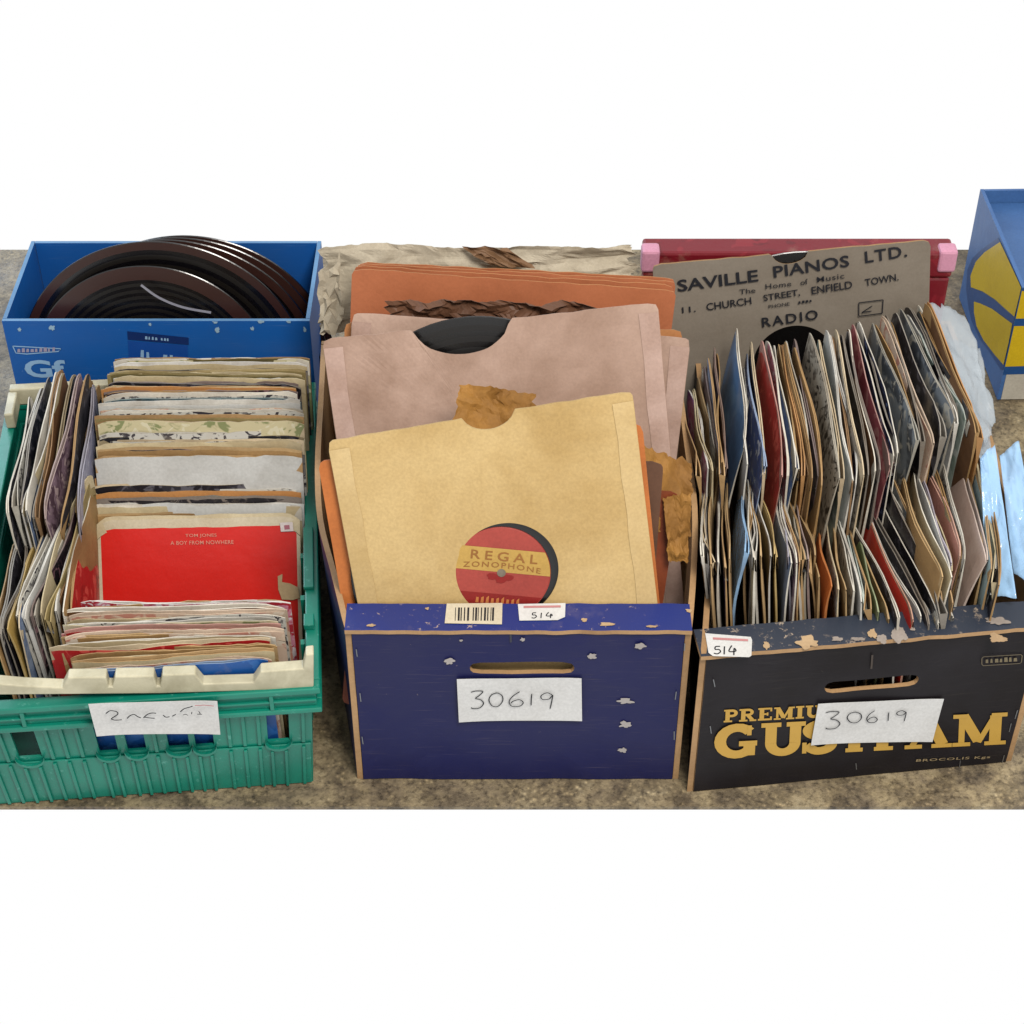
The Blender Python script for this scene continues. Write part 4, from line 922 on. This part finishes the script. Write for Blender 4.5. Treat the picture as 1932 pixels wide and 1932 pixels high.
for k, (a, b, r) in enumerate(((-.007, -.004, .005), (.006, -.004, .0045), (0, -.0065, .005))):
    mb.add([on_l(a + r * math.cos(6.283 * i / 9) * (1 + .3 * math.sin(i * 2.3)), b + r * .6 * math.sin(6.283 * i / 9)) + yn * (.00195 + k * .00003) for i in range(9)], [list(range(9))])
mb.build('emblem', LABD, lab)

PINK = paper('#c9aa98', '#7a563c', .75, .55, .35, .10, 5); PINKF = paper('#cbad9f', '#94705a', .5)
ORG = paper('#bd7049', '#8c4a28', .45, .6, .3, .08, 8); ORG2 = paper('#c98a55', '#94582c', .4)
DKB = paper('#6e4a34', '#3c2618', .5)
def shop(ptl, ptr, y, lean, h, mats, label, seed, notch_p=None, nr=.03, wob=.004, flaps=True, flapm=None):
    n = lean_n(lean); o = aty((ptl[0] + ptr[0]) / 2, (ptl[1] + ptr[1]) / 2, y)
    TL, TR, x, up = frame_from(ptl, ptr, o, n); w = (TR - TL).length; b = (TL + TR) / 2 - up * h
    nt_ = None
    if notch_p: q = onp(*notch_p, o, n) - b; nt_ = (q.dot(x), nr)
    s = big_sleeve('record_sleeve', b, x, up, n, w, h, (0, h / 2), .042, mats, label, notch=nt_, wob=wob, seed=seed, flaps=flaps, flapm=flapm, t=.003)
    return s, b, x, up, n, w
shop((607, 641), (1241, 571), .215, 22, .30, [PINK, PINKF], 'large dusty pink shop sleeve with a wide thumb notch, right behind the buff one', 21, (870, 612), .026, flapm=PINKF)
shop((664, 590), (1303, 637), .236, 20, .30, [PINK, PINKF], 'dusty pink shop sleeve showing at the right, second of the pink ones', 22, (950, 612), .026, flapm=PINKF)
shop((650, 606), (1288, 623), .250, 19, .295, [ORG2, TAN], 'light tan shop sleeve, a sliver showing between pink and orange ones', 24, flaps=False)
for k, (a, b, y, lb) in enumerate((((664, 507), (1276, 548), .300, 'terracotta orange shop sleeve, frontmost of the orange stack'), ((668, 500), (1272, 538), .312, 'terracotta orange shop sleeve, second of the orange stack'),
                                   ((672, 497), (1275, 530), .322, 'terracotta orange shop sleeve, third of the orange stack'), ((676, 494), (1274, 524), .331, 'terracotta orange shop sleeve, rearmost of the orange stack'))):
    shop(a, b, y, 14, .285, [ORG, ORG2], lb, 30 + k, wob=.003, flaps=False)
disc('shellac_record', aty(905, 596, .226) - V((0, math.sin(math.radians(21)), math.cos(math.radians(21)))) * .125, lean_n(21), .125, .0022, [GROOVE, GROOVE2], (1, 0, 0), [(.0036, 0)] + [(.044 + .0785 * i / 16, i % 2) for i in range(17)] + [(.1242, 0)]); tag(bpy.context.scene.collection.objects[-1], 'black shellac record peeking out of the notch of the pink sleeve', 'record')
crumple('crumpled_paper', (aty(728, 566, .262), aty(1120, 575, .262), aty(1110, 640, .255), aty(735, 630, .255)), 52, 10, .012, DKB, 'crumpled dark brown paper bunched between the pink and orange sleeves', 'paper', 3)
AMB = paper('#a87838', '#5c3814', .6, .7, .2); AMBR = paper('#8c4220', '#5a2410', .5, .6, .3)
crumple('crumpled_paper', (aty(868, 722, .135), aty(1010, 742, .135), aty(1000, 850, .10), aty(850, 830, .10)), 26, 16, .007, AMB, 'torn brown paper sticking up behind the notch of the buff sleeve', 'paper', 8, rag=.16, sc=3.5)
crumple('crumpled_paper', (aty(1205, 838, .115), aty(1302, 872, .12), aty(1300, 1010, .08), aty(1215, 1000, .07)), 24, 26, .007, AMB, 'upper crumpled amber paper squeezed at the right side of the navy box', 'paper', 14, sc=4)
crumple('crumpled_paper', (aty(1252, 940, .080), aty(1302, 930, .085), aty(1300, 1060, .06), aty(1262, 1060, .055)), 18, 28, .004, AMB, 'lower crumpled amber paper at the right side of the navy box', 'paper', 17, sc=6)
for k, (a, b, dz, mt, lb) in enumerate((((600, 868), (1212, 800), .009, ORG, 'orange shop sleeve showing along the left edge of the buff one'), ((660, 850), (1252, 872), .018, DKB, 'dark brown shop sleeve behind the buff one, showing at its right'), ((680, 872), (1282, 930), .027, AMBR, 'reddish brown shop sleeve deepest at the right of the buff one'))):
    o = yO - yn * dz; TL, TR, x2, up2 = frame_from(a, b, o, yn); h2 = .205 if k == 0 else .225; bb = (TL + TR) / 2 - up2 * h2
    big_sleeve('record_sleeve', bb, x2, up2, yn, (TR - TL).length, h2, (0, h2 / 2), .042, [paper('#d07a3c', '#9a5420', .35) if k == 0 else mt, mt], lb, t=.003, seed=50 + k, flaps=False)
CRM = paper('#cfc4ae', '#8c7c62', .5, .7, .2)
crumple('crumpled_paper', (aty(612, 464, .375), aty(1190, 462, .375), aty(1206, 545, .365), aty(606, 625, .36)), 90, 30, .012, CRM, 'creased off white paper with torn edges at the back of the navy box', 'paper', 31, rag=.06, sc=7)
crumple('crumpled_paper', (aty(870, 466, .36), aty(960, 468, .36), aty(1010, 505, .355), aty(925, 500, .355)), 10, 6, .006, paper('#8c6a4c', '#5a3c24', .4), 'small torn brown paper lying on the off white one', 'paper', 33)
crumple('crumpled_paper', (aty(600, 520, .352), aty(640, 500, .352), aty(650, 610, .345), aty(606, 640, .345)), 6, 10, .006, CRM, 'frayed off white paper strip at the back left corner of the navy box', 'paper', 36, rag=.5)

# ------------------------------------------------------------------ shop sleeve with printed address, behind the singles
SAV = paper('#8f8578', '#6a5c4c', .4, .65, .25, .08, 6)
sn = lean_n(9); s0 = aty(1493, 470, .405)
TL, TR, sx, sup = frame_from((1231, 500), (1756, 452), s0, sn); sw = (TR - TL).length; sh = .256; sb = (TL + TR) / 2 - sup * sh
q = onp(1498, 684, s0, sn) - sb; q2 = onp(1490, 472, s0, sn) - sb
sav = big_sleeve('record_sleeve', sb, sx, sup, sn, sw, sh, (q.dot(sx), q.dot(sup)), .040, [SAV, TAN], 'grey brown shop sleeve printed with a piano shop address, behind the singles', notch=(q2.dot(sx), .011), t=.003, wob=.0012, seed=61, flaps=False)
s1 = s0 + sn * .0022
r6 = lambda x, y: (1247.7 + x * .2813, 472.9 + y * .2813)
def sav_text(t, a, b, h, bold=0, sp=1.0, word=1.0, shear=0): lettering(t, onp(*r6(*a), s1, sn), onp(*r6(*b), s1, sn), h, sn, INK, sav, bold, sp, shear, word)
sav_text('SAVILLE', (112, 276), (652, 205), .0125, .02, 1.0)
sav_text('PIANOS', (755, 182), (1262, 106), .0122, .02, 1.05)
sav_text('LTD.', (1368, 84), (1650, 40), .0122, .02, 1.15)
sav_text('The', (525, 293), (632, 280), .0052, .004)
sav_text('Home', (700, 258), (872, 236), .0054, .004, 1.1)
sav_text('of', (935, 232), (985, 222), .0056, .004)
sav_text('Music', (1045, 212), (1228, 184), .0056, .004, 1.1)
sav_text('11.', (140, 418), (232, 408), .0062, .012)
sav_text('CHURCH', (305, 402), (606, 358), .0078, .012)
sav_text('STREET,', (688, 345), (932, 305), .0078, .012)
sav_text('ENFIELD', (1010, 292), (1282, 250), .0078, .012)
sav_text('TOWN.', (1368, 238), (1592, 198), .0076, .012)
sav_text('PHONE', (720, 386), (862, 366), .0036, .006)
marks(sav, r6(915, 358), r6(1015, 342), 5, 4, s1, sn, INK, .0005, 5)
sav_text('RADIO', (678, 514), (1052, 458), .0105, .016, 1.25)
mb = MB()
for k, (a, b) in enumerate((((1325, 350), (1488, 330)), ((1488, 330), (1482, 420)), ((1482, 420), (1325, 440)), ((1325, 440), (1325, 350)), ((1345, 415), (1415, 370)), ((1345, 415), (1410, 405)))):
    stroke(mb, [r6(*a), r6(*b)], s1, sn, .0010, .0004 + k * .00003)
mb.build('emblem', INK, sav)
disc('shellac_record', onp(1500, 690, s0 - sn * .0016, sn), sn, .122, .002, [GROOVE], (1, 0, 0)); tag(COL.objects[-1], 'black shellac record seen through the window of the grey brown address sleeve', 'record')

# ------------------------------------------------------------------ red record case with pink corners behind it
RC = cover('#7c1222', '#6a0e1c', '#8c1c2a', 12, .6, rough=.4); PK = paper('#e5a3bd', '#b87a92', .3, .4)
ca, cb = aty(1216, 485, .452), aty(1800, 485, .452); zt = aty(1500, 476, .452).z
case = root('record_case', V(((ca.x + cb.x) / 2, .49, 0)), 'dark red record case with pink corners standing behind the address sleeve', 'case')
mb = MB(); mb.box((ca.x,   .452, .001), (cb.x, .478, zt - .03)); mb.build('body', RC, case, bevel=.003)
mb = MB(); mb.box((ca.x - .001, .451, zt - .0295), (cb.x + .001,   .479, zt)); mb.build('lid', RC, case, bevel=.003)
for xx in (ca.x - .003, cb.x - .015):
    mb = MB(); mb.box((xx, .4485, zt - .022), (xx + .018, .466, zt + .003)); mb.build('corner_cap', PK, case, bevel=.003)
mb = MB(); mb.box(((ca.x + cb.x) / 2 - .02, .4465, zt - .045), ((ca.x + cb.x) / 2 + .02, .4508, zt - .02)); mb.build('clasp', GREY_STAPLE, case, bevel=.001)

# ------------------------------------------------------------------ blue box of bare records, back left
bl_, br_ = atz(3, 606, .200), atz(584, 605, .200); by0 = (bl_.y + br_.y) / 2; BD = .145
bx0, bx1 = bl_.x, br_.x
bb = root('cardboard_box', V(((bx0 + bx1) / 2, by0, 0)), 'bright blue cardboard box at the back left filled with bare dark records', 'box')
BEDGE = paper('#6d9cc8', '#3c6a9c', .4)
def panel(a, b, name, mi):
    mb = MB(); mb.box(a, b, mi); return mb.build(name, [SKYB, BEDGE], bb)
fpan = panel((bx0, by0, .001), (bx1, by0 + .004, .2), 'front_panel', [0, 1, 0, 0, 0, 0])
panel((bx0, by0 + .0045, .001), (bx0 + .004, by0 + BD, .2), 'side_panel', [0, 1, 0, 0, 0, 0]); panel((bx1 - .004, by0 + .0045, .001), (bx1, by0 + BD, .2), 'side_panel', [0, 1, 0, 0, 0, 0])
panel((bx0 + .0045, by0 + BD - .004, .001), (bx1 - .0045, by0 + BD, .2), 'back_panel', [0, 1, 0, 0, 0, 0])
panel((bx0 + .0045, by0 + .0045, .001), (bx1 - .0045, by0 + BD - .0045, .005), 'base', 1)
gO, gN = V((0, by0, 0)), V((0, -1, 0))
g = lambda x, y, l=0: onp(x, y, gO + gN * l, gN)
DKBLUE = plain('dark_blue_ink', '#0d2f6e', .4); PALEB = plain('pale_blue_ink', '#9cc4ea', .5); MIDB = plain('mid_blue_ink', '#1450a8', .4)
mb = MB(); mb.add([g(*p, .0004) for p in ((240, 625), (356, 637), (356, 651), (241, 641))], [(0, 1, 2, 3)]); mb.build('printed_band', DKBLUE, fpan)
mb = MB(); mb.add([g(*p, .0004) for p in ((241, 643), (354, 652), (356, 720), (246, 720))], [(0, 1, 2, 3)]); mb.build('printed_panel', MIDB, fpan)
marks(fpan, (273, 640), (298, 642), 6, 4, gO, gN, PALEB, .0009, 6); marks(fpan, (303, 642), (320, 644), 6, 3, gO, gN, PALEB, .0009, 7)
marks(fpan, (264, 674), (286, 676), 14, 2, gO, gN, PALEB, .0009, 8); marks(fpan, (306, 678), (332, 680), 11, 2, gO, gN, PALEB, .0009, 9)
mb = MB(); stroke(mb, [(24, 653), (115, 658), (110, 663), (50, 668), (30, 666), (24, 653)], gO, gN, .0012, .0005); mb.build('printed_frame', PALEB, fpan)
marks(fpan, (32, 665), (106, 663), 8, 9, gO, gN, plain('dull_ink', '#a8a0b8', .5), .0009, 10)
lettering('Gf', g(50, 712), g(128, 712), .022, gN, PALEB, fpan, .03, lift=.0005)
for i, (x, y, r, a) in enumerate(((98, 618, .003, 1.4), (406, 608, .003, .6), (410, 622, .003, 1.6), (476, 620, .002, 1.2), (545, 607, .003, .5), (492, 607, .004, .5), (37, 622, .002, 1.3), (575, 622, .002, 1.8), (283, 612, .0016, 1.3))):
    flake(fpan, x, y, r, gO, gN, plain('worn_blue', '#9fc0d8', .7) if i == 0 else bpy.data.materials['worn_blue'], 120 + i, asp=a)
# bare records: brownish lead-in band round black grooves
BRN = plain('shellac_rim', '#3a211b', .34, .5); BLKG = plain('shellac_grooves', '#0d0b0e', .22, .6); BLKG2 = plain('shellac_grooves_worn', '#17130f', .36, .5); MAROON = plain('record_label_maroon', '#3c1c1c', .5)
def bare(px, py, y, r, lean, label, rim=.015, lab=True):
    n = lean_n(lean); up = V((0, math.sin(math.radians(lean)), math.cos(math.radians(lean)))); T = aty(px, py, y); c = T - up * r
    disc('shellac_record', c, n, r, .0019, [BLKG, BRN, BLKG2], (1, 0, 0), [(.0036, 0), (.046, 0)] + [(.046 + (r - rim - .046) * i / 18, 2 * (i % 2)) for i in range(1, 19)] + [(r - rim * .55, 1), (r - .0008, 1)], N=128)
    o = COL.objects[-1]; tag(o, label, 'record', 'bare records in the blue box')
    disc('label', c + n * .0013, n, .038, .0004, [MAROON], (1, 0, 0), parent=o)
bare(270, 501, by0 + .030, .122, 10, 'frontmost bare record in the blue box, smaller with a brown rim')
for k, (px, py, dy, rr, lb) in enumerate(((285, 455, .048, .146, 'second'), (310, 452, .068, .148, 'third'), (330, 448, .088, .148, 'fourth'), (345, 444, .106, .148, 'fifth'))):
    bare(px, py, by0 + dy, rr, 8 - k * .5, f'large bare dark record, {lb} from the front in the blue box', .009)
arcp = smooth_line([(266, 538), (300, 562), (345, 580), (398, 590)], 5); a0_ = aty(330, 570, by0 + .011); an = lean_n(10); mb = MB()  # thin strip added for the pale highlight arc on the front record
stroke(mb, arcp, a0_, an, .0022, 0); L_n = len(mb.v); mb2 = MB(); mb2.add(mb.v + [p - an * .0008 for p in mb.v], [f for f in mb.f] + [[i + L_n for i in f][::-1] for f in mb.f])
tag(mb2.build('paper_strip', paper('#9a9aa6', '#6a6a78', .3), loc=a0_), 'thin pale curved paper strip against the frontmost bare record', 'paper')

# ------------------------------------------------------------------ yellow and blue carton at the right edge
k0, k1 = atz(1881, 755, 0), atz(1850, 672, 0); ld = (k1 - k0).normalized(); ln_ = V((-ld.y, ld.x, 0)); ln_ = ln_ if ln_.x < 0 else -ln_
fd = V((-ln_.x, -ln_.y, 0)); fnn = -ld; CH = .150
carton = root('carton', k0 + ld * .08 + fd * .12, 'yellow and blue printed carton with a white foot at the right edge', 'carton')
CY_ = paper('#e0bd14', '#b08c10', .25, .4, .4); CBLUE = paper('#14508f', '#0c3a6c', .3, .4, .4); CGREY = paper('#4c78b4', '#2c5490', .3, .45, .35); CWHT = paper('#cfc8b8', '#9c9484', .3)
ct = lambda a, b, z: k0 + ld * a + fd * b + V((0, 0, z))
LD, LWD, CT = .20, .24, .004
def cpanel(p, name, mats, mi=0):
    mb = MB(); mb.hexa([ct(*q) for q in p], mi); return mb.build(name, mats, carton)
lp = cpanel(((0, 0, .001), (LD, 0, .001), (LD, CT, .001), (0, CT, .001), (0, 0, CH), (LD, 0, CH), (LD, CT, CH), (0, CT, CH)), 'side_panel', [CGREY])
fp = cpanel(((0, CT + .0003, .001), (0, LWD, .001), (CT, LWD, .001), (CT, CT + .0003, .001), (0, CT + .0003, CH), (0, LWD, CH), (CT, LWD, CH), (CT, CT + .0003, CH)), 'front_panel', [CWHT])
cpanel(((CT + .0003, LWD - CT, .001), (LD, LWD - CT, .001), (LD, LWD, .001), (CT + .0003, LWD, .001), (CT + .0003, LWD - CT, CH), (LD, LWD - CT, CH), (LD, LWD, CH), (CT + .0003, LWD, CH)), 'side_panel', [CGREY])
cpanel(((LD - CT, CT + .0003, .001), (LD - .0003, CT + .0003, .001), (LD - .0003, LWD - CT - .0003, .001), (LD - CT, LWD - CT - .0003, .001), (LD - CT, CT + .0003, CH), (LD - .0003, CT + .0003, CH), (LD - .0003, LWD - CT - .0003, CH), (LD - CT, LWD - CT - .0003, CH)), 'back_panel', [CGREY])
cpanel(((CT + .001, CT + .001, CH - .02), (LD - CT - .001, CT + .001, CH - .02), (LD - CT - .001, LWD - CT - .001, CH - .02), (CT + .001, LWD - CT - .001, CH - .02), (CT + .001, CT + .001, CH - .016), (LD - CT - .001, CT + .001, CH - .016), (LD - CT - .001, LWD - CT - .001, CH - .016), (CT + .001, LWD - CT - .001, CH - .016)), 'top_flap', [CGREY])
def lpanel(pts, lift, mt, name): # print on the left side, clipped to the panel
    P = [onp(x, y, k0 + ln_ * lift, ln_) for x, y in pts]; out = []
    for p in P:
        a = min(LD, max(.0002, (p - k0).dot(ld))); z = min(CH - .0005, max(.002, p.z)); out.append(k0 + ln_ * lift + ld * a + V((0, 0, z)))
    mb = MB(); mb.add(out, [list(range(len(out)))]); mb.build(name, mt, lp)
def fpanel(zs, lift, mt, name):
    mb = MB(); mb.add([k0 + fnn * lift + fd * b + V((0, 0, z)) for b, z in zs], [list(range(len(zs)))]); mb.build(name, mt, fp)
r8 = lambda x, y: (1735.8 + x * .164, 467.9 + y * .164)
lpanel([r8(*p) for p in ((530, 470), (545, 250), (600, 120), (700, 20), (900, -120), (1250, -160), (1250, 300), (1160, 560), (960, 1400), (925, 1395), (800, 1200), (690, 1050), (600, 860), (560, 700))], .0004, CBLUE, 'printed_blue')
lpanel([r8(*p) for p in ((585, 450), (580, 320), (640, 160), (740, 50), (920, -70), (1250, -110), (1250, 300), (1150, 560), (1085, 790), (980, 700), (860, 590), (720, 500))], .0008, CY_, 'printed_yellow')
lpanel([r8(*p) for p in ((620, 615), (700, 640), (830, 700), (950, 790), (1060, 870), (1020, 1080), (960, 1345), (860, 1230), (730, 1060), (650, 900), (620, 740))], .0008, CY_, 'printed_yellow')
zz = lambda x, y: onp(*r8(x, y), k0, ln_).z
za, zb, zc, zd = zz(930, 1400), zz(965, 1342), zz(1065, 868), zz(1085, 785)
fpanel(((CT + .0005 - .0040, za), (LWD, za + .004), (LWD, CH - .001), (.0005, CH - .001)), .0004, CBLUE, 'printed_blue')
fpanel(((.0005, zb), (LWD, zb + .004), (LWD, zc), (.0005, zc)), .0008, CY_, 'printed_yellow')
fpanel(((.0005, zd), (LWD, zd), (LWD, CH - .004), (.0005, CH - .004)), .0008, CY_, 'printed_yellow')
